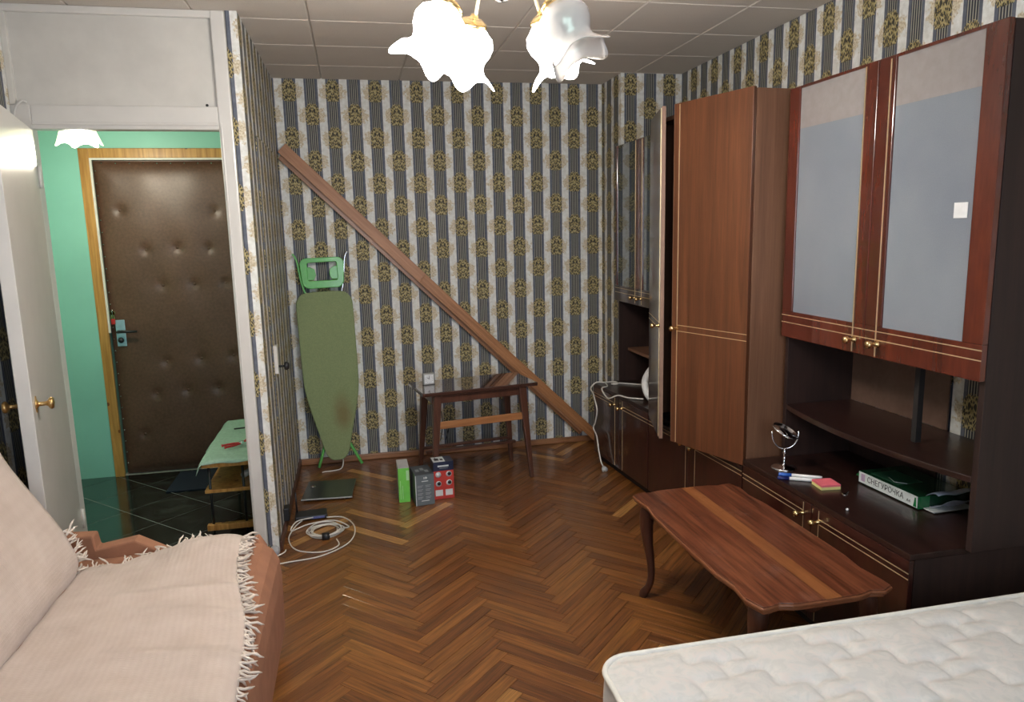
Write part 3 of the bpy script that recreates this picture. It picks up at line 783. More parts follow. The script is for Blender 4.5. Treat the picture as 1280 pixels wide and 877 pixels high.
# --- near upper cabinet (frosted doors), open niche below
UX = 2.235
uc = empty('display_cabinet', (UX, -2.15, 0.5255)); tag(uc, 'upper cabinet with two frosted glass doors framed in red lacquered wood', 'cabinet')
LU, HU, DU = 1.02, 1.545, 0.325
B(0, DU, -LU, -LU+0.022, 0, HU).build('side_panel', M_dkside, uc, bevel=0.001)
B(0, DU, -0.022, 0, 0, HU).build('side_panel', M_dkside, uc, bevel=0.001)
B(0, DU, -LU+0.022, -0.022, HU-0.02, HU).build('top_panel', M_dkside, uc)
B(0.0, DU, -LU+0.022, -0.022, 0.54, 0.56).build('bottom_panel', M_dkside, uc)
B(DU-0.006, DU, -0.556, -0.022, 0.237, 0.54).build('back_panel', M_back, uc)
B(DU-0.006, DU, -0.52, -0.022, 0.0, 0.215).build('back_panel', M_dkside, uc)
B(DU-0.006, DU, -LU+0.022, -0.022, 0.56, HU-0.02).build('back_panel', M_dkside, uc)
sh = [(DU-0.008, -0.022), (0.02, -0.022)]
for i in range(17):
    t = i/16; y = -0.022 - (LU-0.044)*t
    sh.append((-0.0 - 0.055*math.sin(PI*t)**0.8 if 0 < t < 1 else 0.0, y))
sh.append((DU-0.008, -LU+0.022))
MB().prism(sh, 0.215, 0.237).build('curved_shelf', M_top, uc, bevel=0.003)
B(0.10, 0.122, -0.655, -0.633, 0.237, 0.54).build('post', M_black_in, uc)
def frost_door(y0, y1, gl0, gl1, goldy, pully, parent):
    """door leaf: stiles, bottom rail, glass, gilt lines; y0<y1"""
    zb, zt = 0.535, HU+0.002; zr = 0.645
    d = empty('cabinet_door', (-0.022, 0, 0)); d.parent = parent
    B(0, 0.02, y0, gl0, zr, zt).build('stile', M_cabred, d, bevel=0.002)
    B(0, 0.02, gl1, y1, zr, zt).build('stile', M_cabred, d, bevel=0.002)
    B(0, 0.02, y0, y1, zb, zr).build('bottom_rail', M_cabred, d, bevel=0.002)
    B(0.001, 0.019, gl0, gl1, zt-0.010, zt).build('top_rail', M_cabred, d)
    B(0.007, 0.013, gl0+0.0005, gl1-0.0005, zr, zt-0.010-0.155).build('frosted_pane', M_frost, d)
    B(0.0065, 0.0135, gl0+0.0005, gl1-0.0005, zt-0.165, zt-0.010).build('pale_top_band', M_frost_top, d)
    goldbar(-0.002, 0.0, goldy-0.0022, goldy+0.0022, zb+0.004, zt-0.01).build('gilt_line', M_goldline, d)
    for z in (0.628, 0.598):
        goldbar(-0.0015, 0.0, y0 if pully < (y0+y1)/2 - 9 else min(y0, y1), y1, z-0.0016, z+0.0016).build('gilt_line', M_goldline, d)
    Mx = Matrix.Translation((0.0, pully, 0.585)) @ Matrix.Rotation(-PI/2, 4, 'Y')
    MB().lathe([(0, 0), (0.012, 0.0), (0.013, 0.005), (0.006, 0.010), (0.006, 0.024), (0.012, 0.030), (0.0145, 0.038), (0.011, 0.046), (0.0, 0.048)], 16, Mx).build('door_pull', M_gold, d)
    return d
frost_door(-0.515, 0.0, -0.448, -0.068, -0.455, -0.468, uc)
frost_door(-LU, -0.518, -0.945, -0.598, -0.577, -0.588, uc)
# paper tag on the right-hand pane
tg = B(-0.0185, -0.0165, -0.925, -0.875, 1.012, 1.058).build('paper_tag', M_whitep, uc)

# --- wardrobe
wd = empty('wardrobe', (2.003, -1.212, 0.4855), math.atan2(2.055-2.003, 2.135-1.212)); tag(wd, 'tall brown wardrobe with its left door ajar, standing on the middle low cabinet', 'wardrobe')
LW = 0.925; HW = 1.595; DWd = 0.50
B(0.02, DWd, -LW, -LW+0.02, 0, HW).build('side_panel', M_side, wd, bevel=0.001)
B(0.02, DWd, -0.02, 0, 0, HW).build('side_panel', M_side, wd, bevel=0.001)
B(0.02, DWd, -LW+0.02, -0.02, HW-0.02, HW).build('top_panel', M_side, wd)
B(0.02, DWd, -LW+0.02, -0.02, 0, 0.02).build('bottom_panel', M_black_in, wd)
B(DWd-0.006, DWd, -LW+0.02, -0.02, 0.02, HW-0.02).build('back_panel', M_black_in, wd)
def wdoor(pivot, ang, y0, y1, gy, gz, mat, edge=True, lines=True):
    d = empty('wardrobe_door', pivot, ang); d.parent = wd
    B(-0.018, 0.0, y0, y1, 0.005, HW+0.005).build('leaf', mat, d, bevel=0.001)
    ye = y1 if abs(y1) > abs(y0) else y0
    if edge: B(-0.0178, -0.0002, ye-0.0015, ye+0.0015, 0.006, HW+0.004).build('edge_band', M_edge, d)
    goldbar(-0.0205, -0.018, gy-0.002, gy+0.002, 0.01, HW).build('gilt_line', M_goldline, d)
    for z in (gz, gz-0.028):
        a, b = sorted((gy, -ye*0 if False else (y0 if abs(y0) < abs(y1) else y1)))
        goldbar(-0.020, -0.018, a, b, z-0.0013, z+0.0013).build('gilt_line', M_goldline, d)
    Mx = Matrix.Translation((-0.018, gy, gz-0.014)) @ Matrix.Rotation(-PI/2, 4, 'Y')
    MB().lathe([(0, 0), (0.010, 0.0), (0.011, 0.004), (0.0055, 0.009), (0.0055, 0.022), (0.011, 0.028), (0.0135, 0.036), (0.010, 0.043), (0.0, 0.045)], 16, Mx).build('door_pull', M_gold, d)
    return d
# left door hinged at the far side: local y negative towards the camera
base_rz = wd.rotation_euler[2]
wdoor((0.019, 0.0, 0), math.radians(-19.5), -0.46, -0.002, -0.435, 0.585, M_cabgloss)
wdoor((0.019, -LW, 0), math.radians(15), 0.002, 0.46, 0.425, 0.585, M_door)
# garments inside
for nm, z0, z1, y, lab in (('grey_bundle', 0.44, 0.66, -0.50, 'pale grey cloth bundle hanging inside the dark wardrobe, lower of two'), ('grey_bundle', 0.80, 0.98, -0.53, 'pale grey cloth bundle inside the dark wardrobe, upper of two')):
    g = MB().lathe([(0.0, 0.0), (0.05, 0.01), (0.085, 0.06), (0.09, 0.13), (0.06, (z1-z0)-0.02), (0.0, z1-z0)], 18, Matrix.Rotation(0.3, 4, 'X')).build('cloth_bundle', plain('grey_linen', (0.30, 0.32, 0.33), 0.9, nscale=20), None)
    g.location = Vector((2.003, -1.212, 0.4855)) + Vector((0.18, y, z0)); tag(g, lab, 'cloth')
MB().tube([(0.25, -0.9, 1.40), (0.25, -0.03, 1.40)], 0.012, 10).build('hanging_rail', M_chrome, wd)

# --- far upper cabinet with clear glass doors
fx, fy = 2.125, -0.405
fc = empty('glass_cabinet', (fx, fy, 0.5255), 0.0); tag(fc, 'far upper cabinet with narrow clear glass doors, half hidden by the wardrobe door', 'cabinet')
LF, HF = 0.775, 1.52; DF = 0.32
B(0, DF, -LF, -LF+0.02, 0, HF).build('side_panel', M_dkside, fc)
B(0, DF, -0.02, 0, 0, HF).build('side_panel', M_dkside, fc)
B(0, DF, -LF+0.02, -0.02, HF-0.02, HF).build('top_panel', M_dkside, fc)
B(0.0, DF, -LF+0.02, -0.02, 0.54, 0.56).build('bottom_panel', M_dkside, fc)
B(DF-0.006, DF, -LF+0.02, -0.02, 0.0, HF-0.02).build('back_panel', plain('reddish_back', (0.06, 0.017, 0.013), 0.6), fc)
B(0.06, DF-0.006, -LF+0.02, -0.02, 0.205, 0.223).build('shelf', M_side, fc)
B(0.03, DF-0.006, -LF+0.02, -0.02, 1.0, 1.012).build('shelf', M_dkside, fc)
M_smoke = Mat('mirror_like_cabinet_glass', 0.03, spec=1.0, coat=1.0, coat_rough=0.01); M_smoke.color((0.10, 0.12, 0.12)); M_smoke.b.inputs['Metallic'].default_value = 0.55; M_smoke = M_smoke.m
for (y0, y1, g0, g1, gy) in ((-0.392, 0.0, -0.335, -0.03, -0.345), (-LF, -0.395, -0.745, -0.455, -0.445)):
    d = empty('cabinet_door', (-0.021, 0, 0)); d.parent = fc
    B(0, 0.018, y0, g0, 0.64, HF).build('stile', M_cabred, d, bevel=0.002)
    B(0, 0.018, g1, y1, 0.64, HF).build('stile', M_cabred, d, bevel=0.002)
    B(0, 0.018, y0, y1, 0.54, 0.64).build('bottom_rail', M_cabgloss, d, bevel=0.002)
    B(0.006, 0.012, g0, g1, 0.64, HF).build('glass_pane', M_smoke, d)
    goldbar(-0.002, 0, gy-0.0022, gy+0.0022, 0.55, HF-0.005).build('gilt_line', M_goldline, d)
    for z in (0.625, 0.597): goldbar(-0.0015, 0, y0, y1, z-0.0014, z+0.0014).build('gilt_line', M_goldline, d)
    pull('door_pull', d, (0, gy, 0.585))

# ================================================================== THINGS ON THE CABINETS
ZC = 0.525
# vanity mirror
vm = empty('vanity_mirror', (2.150, -2.305, ZC), -0.3); tag(vm, 'small chrome swivel mirror on the low cabinet next to the wardrobe', 'mirror')
MB().lathe([(0, 0.0), (0.052, 0.0), (0.053, 0.003), (0.045, 0.007), (0.012, 0.012), (0.006, 0.018), (0.006, 0.020), (0, 0.02)], 28).build('base', M_chrome, vm)
MB().lathe([(0.005, 0.018), (0.005, 0.035), (0.008, 0.040), (0.005, 0.045), (0.005, 0.060), (0.009, 0.066), (0.0045, 0.074), (0.004, 0.085), (0, 0.086)], 14).build('stem', M_chrome, vm)
yk = [(0.054*math.sin(a), 0, 0.148 - 0.064*math.cos(a)) for a in [(-1.75+3.5*i/20) for i in range(21)]]
MB().tube(yk, 0.0035, 8).build('yoke', M_chrome, vm)
Mx = Matrix.Translation((0, 0, 0.160)) @ Matrix.Rotation(math.radians(24), 4, 'Y') @ Matrix.Rotation(math.radians(13), 4, 'X')
MB().tube([tuple(Vector((0.054*math.cos(2*PI*i/32), 0.054*math.sin(2*PI*i/32), 0))) for i in range(33)], 0.0042, 8, caps=False, M=Mx).build('ring_frame', M_chrome, vm)
MB().lathe([(0, -0.002), (0.052, -0.002), (0.052, 0.002), (0, 0.002)], 28, Mx).build('mirror_glass', M_chrome, vm)
# markers
def pen(name, loc, rz, body, capm, L, r, label, capf=0.25):
    e = empty(name, loc, rz); tag(e, label, 'pen')
    Mx = Matrix.Translation((0, 0, r)) @ Matrix.Rotation(PI/2, 4, 'Y')
    MB().lathe([(0, 0), (r*0.9, 0.002), (r, 0.01), (r, L*(1-capf)), (0, L*(1-capf))], 12, Mx).build('barrel', body, e)
    MB().lathe([(0, L*(1-capf)), (r*1.12, L*(1-capf)), (r*1.12, L-0.004), (r*0.8, L), (0, L)], 12, Mx).build('cap', capm, e)
    return e
M_bluecap = plain('blue_cap_plastic', (0.03, 0.12, 0.50), 0.3); M_navycap = plain('navy_cap_plastic', (0.01, 0.015, 0.10), 0.3)
pen('marker', (2.212, -2.475, ZC), PI-0.55, M_whitep, M_bluecap, 0.165, 0.0075, 'white pen with light blue cap lying nearer the small mirror', 0.30)
pen('marker', (2.185, -2.500, ZC), PI-0.52, M_whitep, M_navycap, 0.160, 0.007, 'white pen with dark navy cap, nearer the cabinet edge', 0.28)
# sticky notes
sn = empty('sticky_notes', (2.178, -2.545, ZC), -0.12); tag(sn, 'block of pink sticky notes over yellow ones on the dark cabinet', 'notepad')
B(-0.038, 0.038, -0.038, 0.038, 0, 0.011).build('yellow_notes', plain('yellow_note', (0.75, 0.66, 0.25), 0.8), sn)
B(-0.038, 0.038, -0.038, 0.038, 0.0111, 0.019).build('pink_notes', plain('pink_note', (0.75, 0.14, 0.18), 0.8), sn)
# small keys and crumb
kk = empty('small_key', (2.19, -2.64, ZC), 0.6); tag(kk, 'tiny metal key beside the sticky notes', 'key')
MB().lathe([(0.004, 0), (0.009, 0), (0.009, 0.002), (0.004, 0.002)], 12).box(0.008, 0.035, -0.002, 0.002, 0, 0.002).build('key_blank', M_chrome, kk)
cb = B(-0.007, 0.007, -0.004, 0.004, 0, 0.007).build('paper_scrap', M_whitep, None, bevel=0.002); cb.location = (2.10, -2.775, ZC); cb.rotation_euler = (0, 0.2, 0.7); tag(cb, 'crumpled white scrap on the front edge of the cabinet top', 'scrap')
# paper pack
pp = empty('paper_pack', (2.330, -2.690, ZC+0.002), 0.03); tag(pp, 'opened green and white ream of copier paper lying under the curved shelf', 'paper pack')
M_gw = plain('green_wrapper', (0.012, 0.16, 0.045), 0.25, coat=0.5); M_gd = plain('dark_green_wrapper', (0.006, 0.055, 0.022), 0.2, coat=0.6)
M_wl = plain('white_wrapper', (0.62, 0.66, 0.64), 0.4); M_lil = plain('bluish_paper', (0.50, 0.54, 0.66), 0.7)
B(0.0, 0.21, -0.150, 0.150, 0.0, 0.047).build('wrapped_ream', M_gd, pp, bevel=0.002)
B(-0.0012, 0.0, -0.146, 0.148, 0.004, 0.046).build('label_strip', M_wl, pp)
text('СНЕГУРОЧКА', 'lettering', M_black, pp, 0.030, basis((-0.0016, 0.01, 0.025), (0, -1, 0), (0, 0, 1)), 0.92)
text('A4', 'lettering', M_black, pp, 0.016, basis((-0.0016, -0.105, 0.018), (0, -1, 0), (0, 0, 1)))
B(-0.0018, -0.0012, 0.115, 0.135, 0.012, 0.040).build('picture', plain('lilac_picture', (0.42, 0.30, 0.42), 0.5), pp)
MB().prism([(-0.143, 0.006), (-0.128, 0.006), (-0.134, 0.040), (-0.139, 0.040)], -0.0018, -0.0012, 'x').build('tree_mark', M_gw, pp)
B(0.0, 0.045, -0.1525, -0.150, 0.002, 0.047).build('end_fold', M_gw, pp)
B(0.02, 0.13, -0.03, 0.11, 0.0471, 0.0476).build('cover_print', plain('cover_ink', (0.02, 0.09, 0.045), 0.3), pp)
MB().tube([(0.05, 0.05, 0.048), (0.03, 0.0, 0.048), (0.06, -0.03, 0.048)], 0.0012, 5).build('cover_line', M_wl, pp)
def flap(u, v):
    return (0.045 + 0.125*u, -0.150 - 0.075*v, 0.004 + 0.050*(v**1.5)*0.9 + 0.004*math.sin(u*7))
MB().grid(flap, 10, 8).build('torn_flap', M_lil, pp, solid=0.0006)
def flap2(u, v): return (0.03 + 0.15*u, -0.148 - 0.055*v, 0.047 + 0.022*math.sin(v*2.2) + 0.003*math.sin(u*9))
MB().grid(flap2, 10, 8).build('torn_flap', M_lil, pp, solid=0.0006)
B(0.02, 0.19, -0.200, -0.150, 0.003, 0.006).build('paper_sheets', M_wl, pp)
MB().grid(lambda u, v: (0.01+0.04*u, 0.150+0.028*v, 0.020+0.010*math.sin(u*3)), 4, 4).build('folded_corner', M_gw, pp, solid=0.001)

# white appliance with cord on the far cabinet
ir = empty('steam_iron', (2.115, -1.035, ZC), 0.0); tag(ir, 'white appliance with curved handle behind the open wardrobe door', 'iron')
arc = bez([(-0.03, -0.05, 0.02), (-0.05, 0.0, 0.06), (-0.045, 0.035, 0.12), (-0.015, 0.01, 0.19), (0.01, -0.06, 0.24)], 6)
MB().tube(arc, [0.024, 0.024, 0.024, 0.024, 0.023, 0.022, 0.021, 0.02, 0.02, 0.02, 0.02, 0.02, 0.02, 0.021, 0.021, 0.021, 0.022, 0.022, 0.022, 0.023, 0.024, 0.024, 0.024, 0.024, 0.024], 12).build('handle', M_whitep, ir)
MB().hexa([(-0.05, -0.14, 0.0), (0.06, -0.14, 0.0), (0.06, -0.03, 0.0), (-0.05, -0.03, 0.0)], [(-0.04, -0.13, 0.26), (0.05, -0.13, 0.26), (0.05, -0.07, 0.26), (-0.04, -0.07, 0.26)]).build('body', M_whitep, ir, bevel=0.015)
cz = ZC+0.0045
pts = [(2.23, -0.62, cz), (2.12, -0.53, cz), (2.055, -0.50, cz), (2.03, -0.545, cz+0.004), (2.065, -0.56, cz+0.008), (2.07, -0.49, cz+0.006), (2.01, -0.46, cz), (1.955, -0.452, cz+0.002), (1.925, -0.437, 0.50), (1.930, -0.41, 0.475), (1.932, -0.45, 0.460), (1.918, -0.52, 0.44), (1.922, -0.56, 0.37), (1.922, -0.52, 0.28), (1.920, -0.49, 0.235), (1.915, -0.57, 0.20), (1.918, -0.60, 0.12), (1.920, -0.64, 0.05), (1.925, -0.675, 0.022)]
cordA = empty('power_cord', (0, 0, 0)); tag(cordA, 'white cord looping off the far cabinet down to its plug on the floor', 'cord')
MB().tube(bez(pts, 6), 0.0045, 8).build('cable', M_wire, cordA)
MB().lathe([(0, 0), (0.010, 0.002), (0.018, 0.02), (0.020, 0.036), (0, 0.038)], 14, Matrix.Translation((1.925, -0.668, 0.022)) @ Matrix.Rotation(math.radians(105), 4, 'X')).build('plug', plain('grey_plug', (0.55, 0.57, 0.58), 0.4), cordA)
for s_ in (-0.009, 0.009): MB().tube([(1.925+s_, -0.704, 0.012), (1.925+s_, -0.722, 0.007)], 0.0024, 8).build('pin', M_chrome, cordA)
cb_ = MB().tube(bez([(2.01, -0.47, cz), (1.985, -0.58, cz), (1.935, -0.62, cz+0.001), (1.93, -0.66, 0.508), (1.925, -0.75, 0.495), (1.928, -0.80, 0.505), (1.955, -0.86, cz+0.003), (1.99, -0.93, cz+0.002), (2.06, -1.00, cz+0.004)], 6), 0.0045, 8).build('appliance_lead', M_wire, None)
tag(cb_, 'thin white lead running along the far cabinet edge to the white appliance', 'cord')

# ================================================================== BACK WALL OBJECTS
# wooden strips leaning diagonally
def strip(name, a, b, wdt, th, mat, label, steps=((0, 1.0),), rot=0.0, grooves=0):
    a, b = Vector(a), Vector(b); d = (b-a); L = d.length; d.normalize()
    n = Vector((0, -1, 0)); up = n.cross(d).normalized() 
    if up.z < 0: up = -up
    e = empty(name, a); tag(e, label, 'plank', 'wooden strips leaning across the back wall')
    Mx = basis((0, 0, 0), d, up)
    def bx(x0, x1, y0, y1, z0, z1, nm, m_=mat, bev=0.002):
        o = B(x0, x1, y0, y1, z0, z1).build(nm, m_, e, bevel=bev); o.matrix_local = Mx; return o
    bx(0, L, -wdt/2, wdt/2, -th/2, th/2, 'board')
    if grooves:
        nsg = 1 if Mx.to_3x3().col[2].y < 0 else -1
        for k in range(grooves):
            y = -wdt/2 + wdt*(k+0.7)/(grooves+0.4)
            z0 = th/2*nsg
            bx(0.0, L, y-wdt*0.11, y+wdt*0.11, min(z0, z0+0.006*nsg), max(z0, z0+0.006*nsg), 'raised_moulding', mat, 0.002)
    return e
tz = 0.046
strip('wooden_plank', (0.035, -0.060, 2.075), (1.985, -0.075, 0.120), 0.072, 0.016, M_plank, 'widest pinkish-brown wooden strip leaning corner to corner across the wallpaper')
strip('wooden_plank', (0.028, -0.036, 2.03), (1.98, -0.045, 0.085), 0.055, 0.014, M_base, 'darker strip tucked behind and below the widest leaning strip')
strip('wooden_plank', (0.870, -0.088, 1.235), (2.075, -0.095, 0.050), 0.066, 0.016, M_plank2, 'shorter orange grooved moulding leaning in front, down to the floor by the cabinet', grooves=2)

# ironing board leaning on the wall
ib = empty('ironing_board', (0.262, -0.155, 0.02), rot=(math.radians(-4.0), math.radians(-1.5), 0)); tag(ib, 'folded ironing board with olive cover leaning upright against the back wall', 'ironing board')
half = [(0.0, 0.045), (0.035, 0.050), (0.062, 0.075), (0.080, 0.115), (0.105, 0.22), (0.140, 0.36), (0.168, 0.50), (0.176, 0.62), (0.178, 0.85), (0.178, 1.06), (0.168, 1.11), (0.135, 1.145), (0.08, 1.155), (0.0, 1.157)]
outl = half + [(-x, z) for x, z in half[::-1][1:-1]]
outl2 = []
P_ = [Vector((x, z, 0)) for x, z in half]
hs = bez(P_, 4); outl2 = [(p.x, p.y) for p in hs] + [(-p.x, p.y) for p in hs[::-1][1:-1]]
MB().prism(outl2, -0.030, -0.008, 'y').build('cover', M_burn, ib, bevel=0.007)
MB().prism([(x*0.96, 0.6+(z-0.6)*0.985) for x, z in outl2], -0.008, 0.004, 'y').build('board', M_lime, ib)
# iron rest
def ring(pts_o, pts_i, y0, y1):
    mb = MB(); n = len(pts_o)
    vs = [(x, y, z) for y in (y0, y1) for (x, z) in pts_o] + [(x, y, z) for y in (y0, y1) for (x, z) in pts_i]
    fs = []
    for i in range(n):
        j = (i+1) % n
        fs += [(i, j, 2*n+j, 2*n+i), (n+i, 3*n+i, 3*n+j, n+j), (i, n+i, n+j, j), (2*n+i, 2*n+j, 3*n+j, 3*n+i)]
    return mb.add(vs, fs)
def rrect(cx, cz, hw, hh, r, n=6, k=0.0):
    out = []
    for sx, sz, a0 in ((1, 1, 0), (-1, 1, PI/2), (-1, -1, PI), (1, -1, 3*PI/2)):
        for i in range(n+1):
            a = a0 + PI/2*i/n
            x = sx*(hw-r) + r*math.cos(a); z = sz*(hh-r) + r*math.sin(a)
            out.append((cx + x*(1+k*z), cz + z))
    return out
ring(rrect(0.005, 1.275, 0.135, 0.098, 0.045, k=0.5), rrect(0.005, 1.285, 0.092, 0.058, 0.012), -0.028, -0.006).build('iron_rest', M_lime, ib, bevel=0.005)
for sx in (-1, 1):
    MB().prism([(0.005+sx*0.095, 1.232), (0.005+sx*0.055, 1.232), (0.005+sx*0.042, 1.262), (0.005+sx*0.048, 1.300), (0.005+sx*0.075, 1.315), (0.005+sx*0.095, 1.315)][::sx], -0.02, -0.010, 'y').build('rest_tab', M_lime, ib, bevel=0.003)
    MB().tube(bez([(sx*0.10, 0.0, 1.10), (sx*0.132, -0.004, 1.22), (sx*0.150, -0.006, 1.36), (sx*0.172, -0.008, 1.405)]), 0.0065, 8).build('support_wire', M_chrome if sx > 0 else M_lime, ib)
lg = MB().tube([(-0.10, 0.014, 0.62), (-0.075, 0.012, 0.16), (-0.128, -0.006, 0.004)], 0.0105, 10).build('leg', M_lime, ib)
lg = MB().tube([(0.10, 0.014, 0.62), (0.075, 0.012, 0.16), (0.152, -0.030, 0.006)], 0.0105, 10).build('leg', M_lime, ib)
MB().tube([(-0.10, 0.014, 0.60), (0.10, 0.014, 0.60)], 0.0105, 10).build('cross_tube', M_lime, ib)
tag(MB().tube(bez([(0.285, -0.115, 0.09), (0.290, -0.13, 0.035), (0.275, -0.17, 0.006), (0.23, -0.20, 0.005), (0.175, -0.205, 0.005), (0.155, -0.215, 0.005)]), 0.004, 8).build('short_cable', M_wire), 'short white cable end on the floor under the ironing board', 'cable')

# bathroom scale
bs = empty('bathroom_scale', (0.215, -0.590, 0), -0.08); tag(bs, 'square dark glass bathroom scale flat on the parquet by the alcove wall', 'scale')
B(-0.145, 0.145, -0.155, 0.155, 0.014, 0.022).build('glass_top', plain('dark_smoked_glass', (0.030, 0.036, 0.030), 0.3, coat=0.3), bs, bevel=0.003)
B(-0.146, 0.146, -0.1565, -0.155, 0.013, 0.021).build('edge_strip', plain('grey_edge', (0.4, 0.42, 0.4), 0.4), bs)
for sx in (-1, 1):
    for sy in (-1, 1): MB().lathe([(0, 0), (0.016, 0), (0.016, 0.014), (0, 0.014)], 14, Matrix.Translation((sx*0.11, sy*0.12, 0))).build('foot', M_black, bs)
MB().lathe([(0, 0.022), (0.016, 0.022), (0.016, 0.0245), (0, 0.0245)], 16, Matrix.Translation((-0.105, 0.05, 0))).build('contact_pad', M_chrome, bs)

# small walnut table
tb = empty('side_table', (1.115, -0.535, 0), math.radians(9)); tag(tb, 'small walnut table with mirror-polished top and splayed legs against the back wall', 'table')
TH = 0.605
B(-0.365, 0.365, -0.185, 0.185, TH-0.022, TH).build('tabletop', M_tabletop, tb, bevel=0.004)
for sy in (-1, 1): B(-0.29, 0.27, sy*0.145-0.009, sy*0.145+0.009, TH-0.075, TH-0.022).build('apron', M_table, tb, bevel=0.002)
for sx in (-0.29, 0.27): B(sx-0.009, sx+0.009, -0.14, 0.14, TH-0.075, TH-0.022).build('apron', M_table, tb, bevel=0.002)
legs = [(-1, -1), (-1, 1), (1, -1), (1, 1)]
for sx, sy in legs:
    bx_ = (0.275 if sx > 0 else -0.275)
    tp = Vector((bx_*0.98, sy*0.148, TH-0.022)); ft_ = Vector((bx_ + sx*0.040, sy*0.178, 0.0))
    w1, w0 = 0.024, 0.012
    MB().hexa([(ft_.x-w0, ft_.y-w0, 0), (ft_.x+w0, ft_.y-w0, 0), (ft_.x+w0, ft_.y+w0, 0), (ft_.x-w0, ft_.y+w0, 0)],
              [(tp.x-w1, tp.y-w1, tp.z), (tp.x+w1, tp.y-w1, tp.z), (tp.x+w1, tp.y+w1, tp.z), (tp.x-w1, tp.y+w1, tp.z)]).build('leg', M_table, tb, bevel=0.004)
B(-0.285, 0.285, -0.166, -0.152, 0.375, 0.420).build('stretcher', M_plank2, tb, bevel=0.003)
for sy in (0.06, 0.16): B(-0.30, 0.30, sy-0.014, sy+0.014, 0.165, 0.180).build('lower_slat', M_table, tb, bevel=0.002)
# alarm clock
ck = empty('alarm_clock', (0.845, -0.515, TH), math.radians(12)); tag(ck, 'small square silver alarm clock on the polished table', 'clock')
B(-0.036, 0.036, -0.012, 0.022, 0.0, 0.072).build('case', plain('silver_plastic', (0.45, 0.46, 0.45), 0.3, metal=0.4), ck, bevel=0.005)
B(-0.029, 0.029, -0.0135, -0.012, 0.010, 0.064).build('dial', M_whitep, ck)
MB().box(-0.0012, 0.0012, -0.0150, -0.0138, 0.036, 0.058).build('minute_hand', M_black, ck)
MB().box(-0.0014, 0.0014, -0.0150, -0.0138, 0, 0.016, M=Matrix.Translation((0, 0, 0.037)) @ Matrix.Rotation(-0.9, 4, 'Y')).build('hour_hand', M_black, ck)
for i in range(12):
    a = i*PI/6; B(-0.0012, 0.0012, -0.0142, -0.0136, -0.0012, 0.0012).build('hour_mark', M_black, ck, loc=(0.022*math.sin(a), 0, 0.037+0.022*math.cos(a)))
# black cable below the table
tag(MB().tube(bez([(0.99, -0.40, 0.41), (0.98, -0.39, 0.32), (0.965, -0.37, 0.24), (0.955, -0.36, 0.196)]), 0.003, 6).tube(bez([(0.93, -0.40, 0.40), (0.935, -0.38, 0.3), (0.92, -0.36, 0.196)]), 0.003, 6).build('black_lead', M_black), 'thin black leads hanging under the small walnut table', 'cable')

# product boxes on the floor
def carton(name, loc, rz, w_, d_, h_, mat, label):
    e = empty(name, loc, rz); tag(e, label, 'box')
    B(-w_/2, w_/2, 0, d_, 0, h_).build('carton', mat, e, bevel=0.0015); return e
M_lg = plain('bright_green_card', (0.16, 0.56, 0.08), 0.35); M_gr = plain('slate_card', (0.055, 0.065, 0.075), 0.4); M_nv = plain('navy_card', (0.012, 0.018, 0.05), 0.3)
M_rd = plain('red_card', (0.50, 0.045, 0.035), 0.35); M_pr = plain('white_ink', (0.62, 0.65, 0.66), 0.5); M_sl = plain('slate_face_card', (0.12, 0.145, 0.16), 0.4)
g1 = carton('product_box', (0.645, -0.885, 0), 0.0, 0.064, 0.17, 0.205, plain('grey_white_card', (0.5, 0.5, 0.5), 0.4), 'narrow bright green box on the parquet, leftmost of three')
B(-0.032, 0.032, -0.001, 0.0, 0.001, 0.204).build('green_front', M_lg, g1)
B(0.014, 0.030, -0.0016, -0.001, 0.13, 0.19).build('front_print', plain('pale_green_ink', (0.45, 0.72, 0.4), 0.5), g1)
for i in range(2): B(-0.022+i*0.012, -0.019+i*0.012, -0.0016, -0.001, 0.02, 0.13-i*0.03).build('front_print', plain('pale_green_ink2', (0.4, 0.7, 0.35), 0.5), g1)
g2 = carton('product_box', (0.757, -0.965, 0), math.radians(7), 0.108, 0.16, 0.186, M_gr, 'slate grey box with small pale print, middle of three on the parquet')
B(-0.050, 0.054, -0.001, 0.0, 0.002, 0.180).build('front_face', M_sl, g2); B(-0.054, -0.050, -0.001, 0.0, 0.002, 0.180).build('front_edge', M_pr, g2)
MB().box(-0.006, -0.001, -0.0018, -0.001, 0.156, 0.168).lathe([(0, 0), (0.007, 0), (0.007, 0.0008), (0, 0.0008)], 14, Matrix.Translation((0.008, -0.001, 0.162)) @ Matrix.Rotation(PI/2, 4, 'X')).build('logo', M_pr, g2)
B(-0.018, 0.020, -0.0016, -0.001, 0.141, 0.146).build('title_line', M_pr, g2)
M_pg = plain('grey_ink', (0.26, 0.29, 0.31), 0.5)
for r_ in range(4):
    for c_ in (-0.026, 0.020):
        for q in range(2): B(c_-0.017, c_+0.015-q*0.006, -0.0016, -0.001, 0.116-r_*0.0225-q*0.008, 0.120-r_*0.0225-q*0.008).build('small_print', M_pg, g2)
B(-0.022, 0.024, -0.0016, -0.001, 0.026, 0.030).build('small_print', M_pr, g2)
for cx_, cy_ in ((-0.03, 0.07), (0.0, 0.09), (0.02, 0.05)): B(cx_-0.008, cx_+0.012, cy_-0.02, cy_+0.02, 0.186, 0.1864).build('top_print', M_pg, g2)
g3 = carton('product_box', (0.874, -0.895, 0), math.radians(4), 0.118, 0.105, 0.225, M_nv, 'navy and red box with round pictures, rightmost of three')
B(-0.059, 0.059, -0.001, 0.0, 0.002, 0.172).build('red_front', M_rd, g3)
